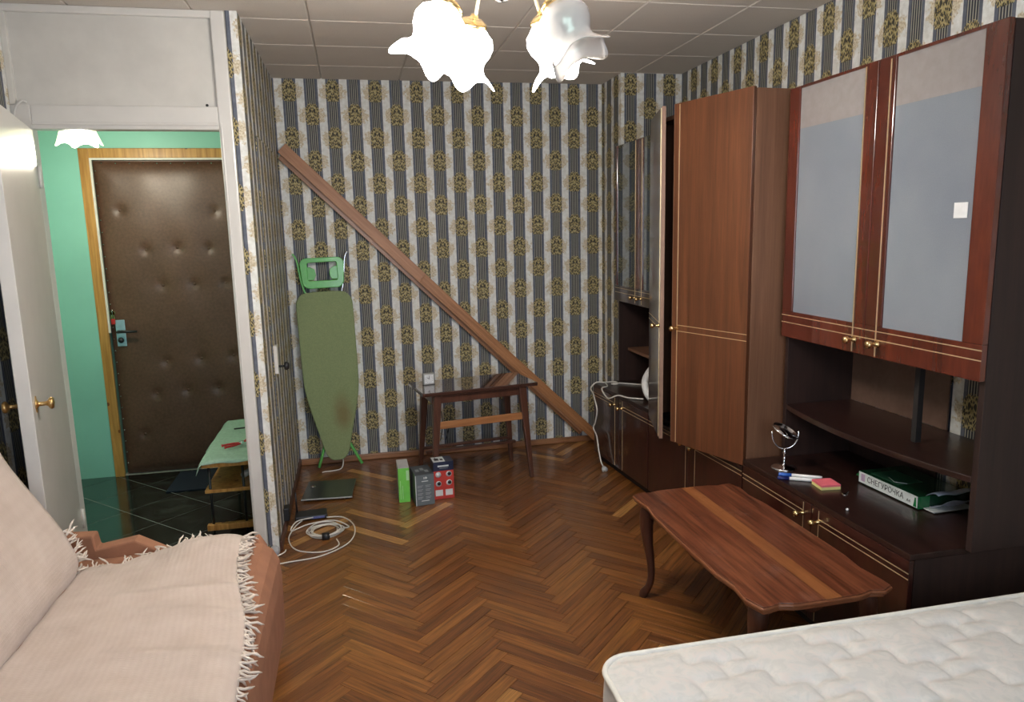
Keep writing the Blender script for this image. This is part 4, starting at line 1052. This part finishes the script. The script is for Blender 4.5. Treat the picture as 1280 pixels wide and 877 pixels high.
B(-0.034, 0.030, -0.0018, -0.001, 0.196, 0.205).build('title_line', M_pr, g3); B(-0.025, 0.025, -0.0018, -0.001, 0.186, 0.189).build('small_print', M_pg, g3)
for cx_, cz_, m_ in ((-0.032, 0.150, M_pr), (0.030, 0.150, M_black), (-0.032, 0.095, M_black), (0.030, 0.098, M_black)):
    k = MB().lathe([(0, 0), (0.017, 0), (0.017, 0.0008), (0, 0.0008)], 18, Matrix.Translation((cx_, -0.001, cz_)) @ Matrix.Rotation(PI/2, 4, 'X')).build('round_picture', M_pr, g3)
    if m_ is M_black: MB().lathe([(0, 0), (0.011, 0), (0.011, 0.0006), (0, 0.0006)], 14, Matrix.Translation((cx_+0.003, -0.0019, cz_+0.002)) @ Matrix.Rotation(PI/2, 4, 'X')).build('picture_dark', M_black, k)
for cx_ in (-0.028, 0.030): B(cx_-0.023, cx_+0.020, -0.0018, -0.001, 0.022, 0.058).build('square_picture', M_pr, g3)
B(-0.057, 0.012, 0.005, 0.100, 0.225, 0.2255).build('top_label', M_pr, g3)
text('1', 'top_print', M_black, g3, 0.04, basis((-0.035, 0.08, 0.2258), (1, 0, 0), (0, 1, 0)))
for a in ((-0.045, -0.02, 0.03, 0.07), (-0.012, 0.005, 0.03, 0.06)): B(*a, 0.2256, 0.2259).build('top_print', M_black, g3)

# router and cable coil
rt = empty('router', (0.128, -0.975, 0), 0.06); tag(rt, 'small black router with antenna on the floor by the cable coil', 'router')
B(-0.085, 0.085, -0.05, 0.05, 0.004, 0.028).build('case', M_black, rt, bevel=0.006)
MB().tube([(-0.075, 0.03, 0.025), (-0.077, 0.034, 0.14)], 0.0045, 8).build('antenna', M_black, rt)
B(0.0, 0.07, -0.0508, -0.05, 0.010, 0.022).build('port_row', plain('blue_grey_ports', (0.10, 0.12, 0.30), 0.3), rt)
cc = empty('cable_coil', (0.212, -1.205, 0)); tag(cc, 'coiled white network cable bound with black tape on the parquet', 'cable')
cp = []
for i in range(7*28):
    a = 2*PI*i/28; k = i/28
    r1 = 0.078 + 0.016*math.sin(k*2.1) + 0.006*math.sin(a*3+k); r2 = 0.085 + 0.016*math.cos(k*1.7)
    cp.append((r1*math.cos(a), r2*math.sin(a)*1.0, 0.005 + 0.0045*(k % 4) + 0.002*math.sin(a*2+k)))
MB().tube(cp, 0.0028, 6).build('coil_loops', M_wire, cc)
MB().lathe([(0.0, -0.02), (0.020, -0.018), (0.020, 0.018), (0, 0.02)], 12, Matrix.Translation((0.005, -0.088, 0.014)) @ Matrix.Rotation(PI/2, 4, 'Y')).build('tape', M_black, cc)
lp_ = MB().tube(bez([(0.085, -1.06, 0.02), (0.05, -1.10, 0.005), (0.03, -1.25, 0.004), (0.08, -1.40, 0.004), (0.20, -1.455, 0.004), (0.28, -1.40, 0.004), (0.27, -1.32, 0.006)]), 0.0034, 8).build('cable_loop', M_wire, cc); lp_.location = (-0.212, 1.205, 0)
tag(MB().tube(bez([(0.21, -1.02, 0.010), (0.30, -1.03, 0.004), (0.36, -1.18, 0.004), (0.335, -1.37, 0.004), (0.20, -1.50, 0.004), (0.02, -1.535, 0.004), (-0.15, -1.60, 0.004), (-0.4, -1.72, 0.004), (-0.7, -1.80, 0.004)]), 0.0034, 8).build('network_cable', M_wire), 'long white cable running from the router across the floor to the sofa', 'cable')
lp_ = MB().tube(bez([(0.14, -1.03, 0.02), (0.06, -1.09, 0.03), (0.035, -1.15, 0.005), (0.12, -1.10, 0.012), (0.25, -1.10, 0.02), (0.33, -1.17, 0.006), (0.30, -1.22, 0.02)]), 0.0034, 8).build('cable_loop', M_wire, cc); lp_.location = (-0.212, 1.205, 0)
tag(MB().tube(bez([(-0.125, -1.335, 0.005), (-0.135, -1.40, 0.005), (-0.10, -1.435, 0.005), (-0.03, -1.46, 0.005), (0.02, -1.42, 0.006), (0.03, -1.40, 0.012)]), 0.0034, 8).build('threshold_cable', M_wire), 'white cable curving round the foot of the white door frame', 'cable')

# ================================================================== COFFEE TABLE
CTX, CTY = 1.752, -2.675
ctb = empty('coffee_table', (CTX, CTY, 0), 0.005); tag(ctb, 'reddish coffee table with wavy edge, light centre board and cabriole legs', 'table')
hx, hy = 0.236, 0.487
def wavy():
    pts = []
    def side(a, b, n_out, amp, n=22):
        a = Vector(a); b = Vector(b); L = (b-a).length
        for i in range(n):
            t = i/n
            s = math.sin(PI*t)
            off = amp*(0.35*s - 1.0*(math.exp(-((t-0.14)/0.06)**2) + math.exp(-((t-0.86)/0.06)**2)))
            p = a + (b-a)*t + Vector(n_out)*off
            pts.append((p.x, p.y))
    c = 0.02
    side((-hx+c, -hy), (hx-c, -hy), (0, -1), 0.012); side((hx, -hy+c), (hx, hy-c), (1, 0), 0.012)
    side((hx-c, hy), (-hx+c, hy), (0, 1), 0.012); side((-hx, hy-c), (-hx, -hy+c), (-1, 0), 0.012)
    return pts
wv = wavy()
CT = 0.437
MB().prism([(x*0.985, y*0.992) for x, y in wv], CT-0.004, CT).build('tabletop', M_coffee, ctb, bevel=0.002)
MB().prism(wv, CT-0.016, CT-0.004).build('edge_moulding', M_coffee_ed, ctb, bevel=0.004)
MB().prism([(x*0.975, y*0.988) for x, y in wv], CT-0.026, CT-0.016).build('under_moulding', M_coffee_ed, ctb, bevel=0.003)
ax_, ay_ = hx-0.055, hy-0.075
def apron(a, b, dz=0.055):
    a = Vector(a); b = Vector(b); n = (b-a).normalized(); q = Vector((-n.y, n.x))
    L = (b-a).length; pts = [(0, CT-0.026), (L, CT-0.026)]
    for i in range(15):
        t = 1-i/14; pts.append((L*t, CT-0.026-dz*(0.55+0.45*math.cos(4*PI*t))))
    Mx = basis((a.x, a.y, 0), (n.x, n.y, 0), (0, 0, 1))
    return MB().prism(pts, -0.009, 0.009, 'z', Mx).build('apron', M_coffee_dk, ctb, bevel=0.001)
apron((-ax_, -ay_), (ax_, -ay_)); apron((-ax_, ay_), (ax_, ay_)); apron((-ax_, -ay_), (-ax_, ay_)); apron((ax_, -ay_), (ax_, ay_))
for sx in (-1, 1):
    for sy in (-1, 1):
        o_ = Vector((sx, sy, 0)).normalized()
        prf = [(0.0, CT-0.026, 0.030), (0.010, CT-0.07, 0.032), (0.014, CT-0.12, 0.028), (0.006, CT-0.20, 0.021), (-0.006, CT-0.28, 0.016), (-0.008, 0.09, 0.0145), (0.004, 0.045, 0.016), (0.022, 0.018, 0.020), (0.026, 0.0, 0.018)]
        p_ = bez([Vector((sx*ax_, sy*ay_, z)) + o_*r for r, z, _ in prf], 3)
        rr_ = []
        for i in range(len(prf)-1):
            for k in range(3): rr_.append(prf[i][2]*(1-k/3)+prf[i+1][2]*k/3)
        rr_.append(prf[-1][2])
        p_[-1].z = 0.0
        MB().tube(p_, rr_, 10).build('leg', M_coffee_dk, ctb)

# ================================================================== BED
BX0, BY1 = 0.965, -3.365
MT, MZ0 = 0.492, 0.315
bf = empty('bed_frame', (1.75, -4.35, 0)); tag(bf, 'black bed frame under the quilted mattress', 'bed')
bx0, bx1, by0, by1 = 0.925-1.75, 2.555-1.75, -5.30+4.35, -3.33+4.35
B(bx0, bx1, by1-0.04, by1, 0.24, 0.300).build('rail', M_blackm, bf, bevel=0.004)
B(bx0, bx1, by0, by0+0.04, 0.24, 0.300).build('rail', M_blackm, bf, bevel=0.004)
B(bx0, bx0+0.04, by0+0.04, by1-0.04, 0.24, 0.300).build('rail', M_blackm, bf, bevel=0.004)
B(bx1-0.04, bx1, by0+0.04, by1-0.04, 0.24, 0.300).build('rail', M_blackm, bf, bevel=0.004)
B(bx0+0.04, bx1-0.04, by0+0.04, by1-0.04, 0.285, 0.314).build('slat_base', M_blackm, bf)
for x in (bx0+0.03, bx1-0.03):
    for y in (by0+0.03, by1-0.03): B(x-0.025, x+0.025, y-0.025, y+0.025, 0, 0.24).build('leg', M_blackm, bf, bevel=0.003)
mts = empty('mattress', (1.75, -4.35, MZ0)); tag(mts, 'ivory quilted mattress with piped edge in the near right corner', 'mattress')
mx0, mx1, my0, my1 = BX0-1.75, 2.54-1.75, -5.30+4.35, BY1+4.35
def quilt_h(x, y):
    u = x/0.33; v = y/0.25
    A = u+v + 0.11*math.sin(2*PI*2*(u-v)); Bq = u-v + 0.11*math.sin(2*PI*2*(u+v)+1.0)
    da = abs(A-round(A)); db = abs(Bq-round(Bq))
    return -0.013*(math.exp(-(da/0.05)**1.2) + math.exp(-(db/0.05)**1.2))*0.8 + 0.006*math.sin(PI*da)*math.sin(PI*db)
RC = 0.075
def round_corner(x, y):
    """map a rectangle onto one with rounded corners"""
    cx = min(max(x, mx0+RC), mx1-RC); cy = min(max(y, my0+RC), my1-RC)
    dx, dy = x-cx, y-cy
    if dx and dy:
        m_ = max(abs(dx), abs(dy)); l = math.hypot(dx, dy); s_ = m_/l
        return cx+dx*s_, cy+dy*s_
    return x, y
Lx, Ly = mx1-mx0, my1-my0
def qtop(u, v):
    x = mx0+Lx*u; y = my0+Ly*v
    e = min(x-mx0, mx1-x, y-my0, my1-y)
    x, y = round_corner(x, y)
    f = min(1, e/0.05)
    return (x, y, MT-MZ0 - 0.004 + (quilt_h(x, y)+0.012)*f)
MB().grid(qtop, 210, 250).build('quilted_top', M_matt, mts)
per = []
for cx, cy, a0 in ((mx1-RC, my1-RC, 0), (mx0+RC, my1-RC, PI/2), (mx0+RC, my0+RC, PI), (mx1-RC, my0+RC, 3*PI/2)):
    for i in range(9):
        a = a0+PI/2*i/8; per.append((cx+RC*math.cos(a), cy+RC*math.sin(a)))
# dense border side
sd_ = MB(); n_ = len(per); rows = [(0.0, -0.006), (0.012, 0.0), (0.05, 0.004), (0.10, 0.005), (0.14, 0.003), (MT-MZ0-0.006, 0.0)]
vs = []
for z, off in rows:
    for i, (x, y) in enumerate(per):
        a, b = per[i-1], per[(i+1) % n_]; t = Vector((b[0]-a[0], b[1]-a[1])).normalized()
        vs.append((x + t.y*off, y - t.x*off, z))
sd_.add(vs, [(j*n_+i, j*n_+(i+1) % n_, (j+1)*n_+(i+1) % n_, (j+1)*n_+i) for j in range(len(rows)-1) for i in range(n_)], True)
sd_.add([(x, y, 0.0) for x, y in per], [tuple(range(n_))])
sd_.build('side_border', M_matt, mts)
for z in (MT-MZ0-0.003, 0.0085): MB().tube([(x, y, z) for x, y in per]+[(per[0][0], per[0][1], z)], 0.0075, 8, caps=False).build('piping', M_piping, mts)

# ================================================================== SOFA
sf = empty('sofa', (-0.40, -3.5, 0)); tag(sf, 'brown velour sofa under cream throws along the left wall', 'sofa')
sx0, sy0 = 0.40, 3.5   # offsets: local = world + (0.40, 3.5)
def W(x, y, z): return (x+sx0, y+sy0, z)
SY0, SY1 = -5.2, -2.235
prof = [(-0.60, 0.06), (-0.60, 0.415), (-0.20, 0.42), (0.00, 0.418), (0.05, 0.410), (0.082, 0.385), (0.102, 0.345), (0.108, 0.28), (0.104, 0.06)]
MB().prism([(x+sx0, z) for x, z in prof], SY0+sy0, SY1+sy0, 'y').build('seat', M_velour, sf, bevel=0.008)
B(-0.85+sx0, 0.06+sx0, SY0+sy0, SY1-0.05+sy0, 0.0, 0.06).build('plinth', M_black_in, sf)
bprof = [(-0.915, 0.10), (-0.55, 0.10), (-0.555, 0.44), (-0.565, 0.53), (-0.615, 0.625), (-0.70, 0.81), (-0.755, 0.92), (-0.81, 0.95), (-0.90, 0.93)]
MB().prism([(x+sx0, z) for x, z in bprof], SY0+sy0, -2.40+sy0, 'y').build('backrest', M_velour, sf, bevel=0.01)
aprof = [(-0.915, 0.10), (0.045, 0.10), (0.055, 0.38), (0.03, 0.425), (-0.05, 0.395), (-0.26, 0.395), (-0.385, 0.470), (-0.50, 0.452), (-0.512, 0.450), (-0.520, 0.500), (-0.66, 0.508), (-0.915, 0.508)]
MB().prism([(x+sx0, z) for x, z in aprof], -2.235+sy0, -2.175+sy0, 'y').build('armrest', M_velour, sf, bevel=0.007)
# throws
def smooth(t): t = max(0, min(1, t)); return t*t*(3-2*t)
def seat_profile(x):
    if x < 0.0: return 0.42
    pts = [(0.0, 0.419), (0.05, 0.412), (0.082, 0.390), (0.102, 0.350), (0.11, 0.28)]
    for (a, za), (b, zb) in zip(pts, pts[1:]):
        if x <= b: return za+(zb-za)*(x-a)/(b-a)
    return 0.28
def seat_throw(u, v):
    y1 = -2.262 - 0.085*smooth((0.72-u)/0.7) + 0.012*math.sin(u*17) + 0.006*math.sin(u*41)
    y = y1 + (-5.0-y1)*(v**1.35)
    xe = -0.012 + 0.10*smooth((-2.32-y)/0.75) + 0.004*math.sin(y*13)
    xs_ = -0.545
    x = xs_ + (xe-xs_)*u
    z = seat_profile(x) + 0.012
    z += 0.050*math.exp(-((x+0.12)/0.13)**4 - ((y+2.33)/0.11)**2)
    z += 0.010*math.exp(-((y+2.62+0.05*x)/0.03)**2)*smooth((x+0.45)/0.2) + 0.011*math.exp(-((y+2.78+0.25*x)/0.035)**2)*smooth((x+0.4)/0.2) + 0.009*math.exp(-((y+3.0+0.2*x)/0.03)**2)*smooth((x+0.35)/0.2)
    z += 0.004*math.sin(x*21+y*3)*math.sin(y*9+1) + 0.002*math.sin(y*37+x*8)
    z -= 0.022*smooth((-x-0.515)/0.03)
    if v == 0: z -= 0.010
    return (x, y, z)
def uv_grid(me, nu, nv, su, sv):
    l_ = me.uv_layers.new(name='UVMap')
    for lp in me.loops:
        i = lp.vertex_index; l_.data[lp.index].uv = ((i // (nv+1))/nu*su, (i % (nv+1))/nv*sv)
st = MB().grid(seat_throw, 90, 260).build('throw', M_throw, None, solid=0.006); uv_grid(st.data, 90, 260, 0.62, 2.7)
tag(st, 'cream woven throw spread over the sofa seat', 'throw')
bp = [(-0.552, 0.400), (-0.535, 0.475), (-0.548, 0.535), (-0.600, 0.630), (-0.688, 0.815), (-0.742, 0.930), (-0.80, 0.966), (-0.88, 0.955)]
bpc = bez([(x, z, 0) for x, z in bp], 6)
def back_throw(u, v):
    p = bpc[min(len(bpc)-1, int(round(u*(len(bpc)-1))))]
    y1 = -2.385 + 0.010*math.sin(u*19) - 0.02*u
    y = y1 + (-5.0-y1)*v
    q = 0.010 + 0.004*math.sin(y*8+u*5) + 0.002*math.sin(y*23)
    return (p.x+q, y, p.y+q*0.6)
bt_ = MB().grid(back_throw, len(bpc)-1, 180).build('throw', M_throw, None, solid=0.006); uv_grid(bt_.data, len(bpc)-1, 180, 0.62, 2.7)
tag(bt_, 'cream woven throw draped over the sloping sofa back', 'throw')
# tassels
def tassel_mesh(seed):
    rnd = random.Random(seed); mb = MB()
    for k in range(3):
        p = Vector((0, rnd.uniform(-0.003, 0.003), 0)); pts = [p.copy()]
        d = Vector((1, rnd.uniform(-0.5, 0.5), rnd.uniform(-0.25, 0.25)))
        L = rnd.uniform(0.040, 0.062)
        for i in range(5):
            d += Vector((0, rnd.uniform(-0.7, 0.7), rnd.uniform(-0.35, 0.25))); d.normalize()
            p = p + d*L/5; pts.append(p.copy())
        mb.tube(pts, [0.0034, 0.0040, 0.0034, 0.0040, 0.0034, 0.0012], 5)
    return mb.mesh('tassel', M_fringe)
tms = [tassel_mesh(i) for i in range(6)]
def tassel(parent, loc, d, sc_=1.0):
    o = bpy.data.objects.new('tassel', random.choice(tms)); COL.objects.link(o); o.parent = parent
    d = Vector(d).normalized(); q = d.to_track_quat('X', 'Z'); o.location = loc; o.rotation_mode = 'QUATERNION'; o.rotation_quaternion = q; o.scale = (sc_,)*3
for i in range(48):
    v = 0.0 + (i/47)**1.0*0.52
    p = Vector(seat_throw(1.0, v)); tassel(st, p + Vector((-0.002, 0, 0.004)), (0.9, random.uniform(-0.5, 0.5), -0.55 if p.x > 0.06 else -0.18), random.uniform(0.8, 1.1))
for i in range(26):
    u = i/25*0.80; p = Vector(seat_throw(u, 0.0)); tassel(st, p + Vector((0, 0, 0.002)), (random.uniform(-0.7, 0.7), 0.45, random.uniform(0.0, 0.35)), random.uniform(0.55, 0.95))
for i in range(14):
    u = i/13*0.36; p = Vector(back_throw(u, 0.0)); tassel(bt_, p + Vector((0.0, 0.002, 0)), (random.uniform(0.3, 1.0), 0.5, random.uniform(-0.3, 0.4)), random.uniform(0.6, 1.0))

# ================================================================== CHANDELIER
CH = Vector((0.899, -2.734, 2.165))
ch = empty('chandelier', (CH.x, CH.y, H)); tag(ch, 'brass chandelier with petal-rimmed glass shades, three of them glowing', 'chandelier')
hz = CH.z - H
MB().lathe([(0.0, 0.0), (0.06, 0.0), (0.058, -0.012), (0.03, -0.035), (0.010, -0.045), (0, -0.046)], 24).build('ceiling_rose', M_gold, ch)
MB().tube([(0, 0, -0.04), (0, 0, hz+0.09)], 0.008, 10).build('stem', M_gold, ch)
MB().lathe([(0, hz+0.10), (0.022, hz+0.095), (0.034, hz+0.075), (0.030, hz+0.06), (0.016, hz+0.05), (0.012, hz+0.043), (0, hz+0.04)], 20).build('hub', M_gold, ch)
MB().lathe([(0, hz+0.045), (0.018, hz+0.044), (0.024, hz+0.034), (0.018, hz+0.022), (0, hz+0.018)], 18).build('finial', plain('dark_bronze', (0.06, 0.055, 0.05), 0.3, metal=0.8), ch)
azf = math.radians(90-11.83)
M_cream = plain('cream_enamel', (0.70, 0.62, 0.42), 0.3, coat=0.3)
for k, (da, lit) in enumerate(((34, True), (-52, True), (108, True), (-110, False))):
    a = azf + math.radians(da); dv = Vector((math.cos(a), math.sin(a), 0))
    cap = dv*0.158 + Vector((0, 0, hz))
    arm = empty('arm', (0, 0, 0)); arm.parent = ch
    MB().tube(bez([dv*0.02+Vector((0, 0, hz+0.07)), dv*0.06+Vector((0, 0, hz+0.095)), dv*0.115+Vector((0, 0, hz+0.070)), dv*0.142+Vector((0, 0, hz+0.018))], 6), 0.0055, 8).build('arm_tube', M_cream, arm)
    down = (dv*0.50 + Vector((0, 0, -1))).normalized()
    sidev = down.cross(Vector((0, 0, 1))).normalized(); oth = sidev.cross(down)
    Mx = basis(cap, oth, sidev, -down)   # local -z points along the shade axis
    MB().lathe([(0, 0.026), (0.010, 0.024), (0.013, 0.016), (0.022, 0.010), (0.026, 0.012), (0.040, 0.003), (0.046, -0.006), (0.042, -0.014), (0.030, -0.018), (0, -0.019)], 22, Mx).build('brass_cap', M_gold, arm)
    def sp_(v):
        pts_ = [(0.0, 0.024), (0.08, 0.048), (0.2, 0.068), (0.34, 0.075), (0.5, 0.070), (0.62, 0.060), (0.72, 0.054), (0.82, 0.056), (0.92, 0.066), (1.0, 0.078)]
        for (a_, ra), (b_, rb) in zip(pts_, pts_[1:]):
            if v <= b_: return (ra+(rb-ra)*smooth((v-a_)/(b_-a_)), -0.008-0.158*v)
    petal_shade(4, sp_, 0.34, M_shade_on if lit else M_shade_off, 'glass_shade', arm, Mx @ Matrix.Rotation(0.5, 4, 'Z'), 0.0022, 16, 64)
    MB().lathe([(0, -0.012), (0.013, -0.014), (0.014, -0.035), (0.026, -0.06), (0.028, -0.08), (0.018, -0.098), (0, -0.104)], 16, Mx).build('bulb', M_bulb if lit else M_whitep, arm)
    if lit:
        q = Mx @ Vector((0, 0, -0.185)); lamp_point('chandelier_bulb_light', (q.x+CH.x, q.y+CH.y, q.z+H), BULB_W, (1.0, 0.93, 0.83), 0.05)
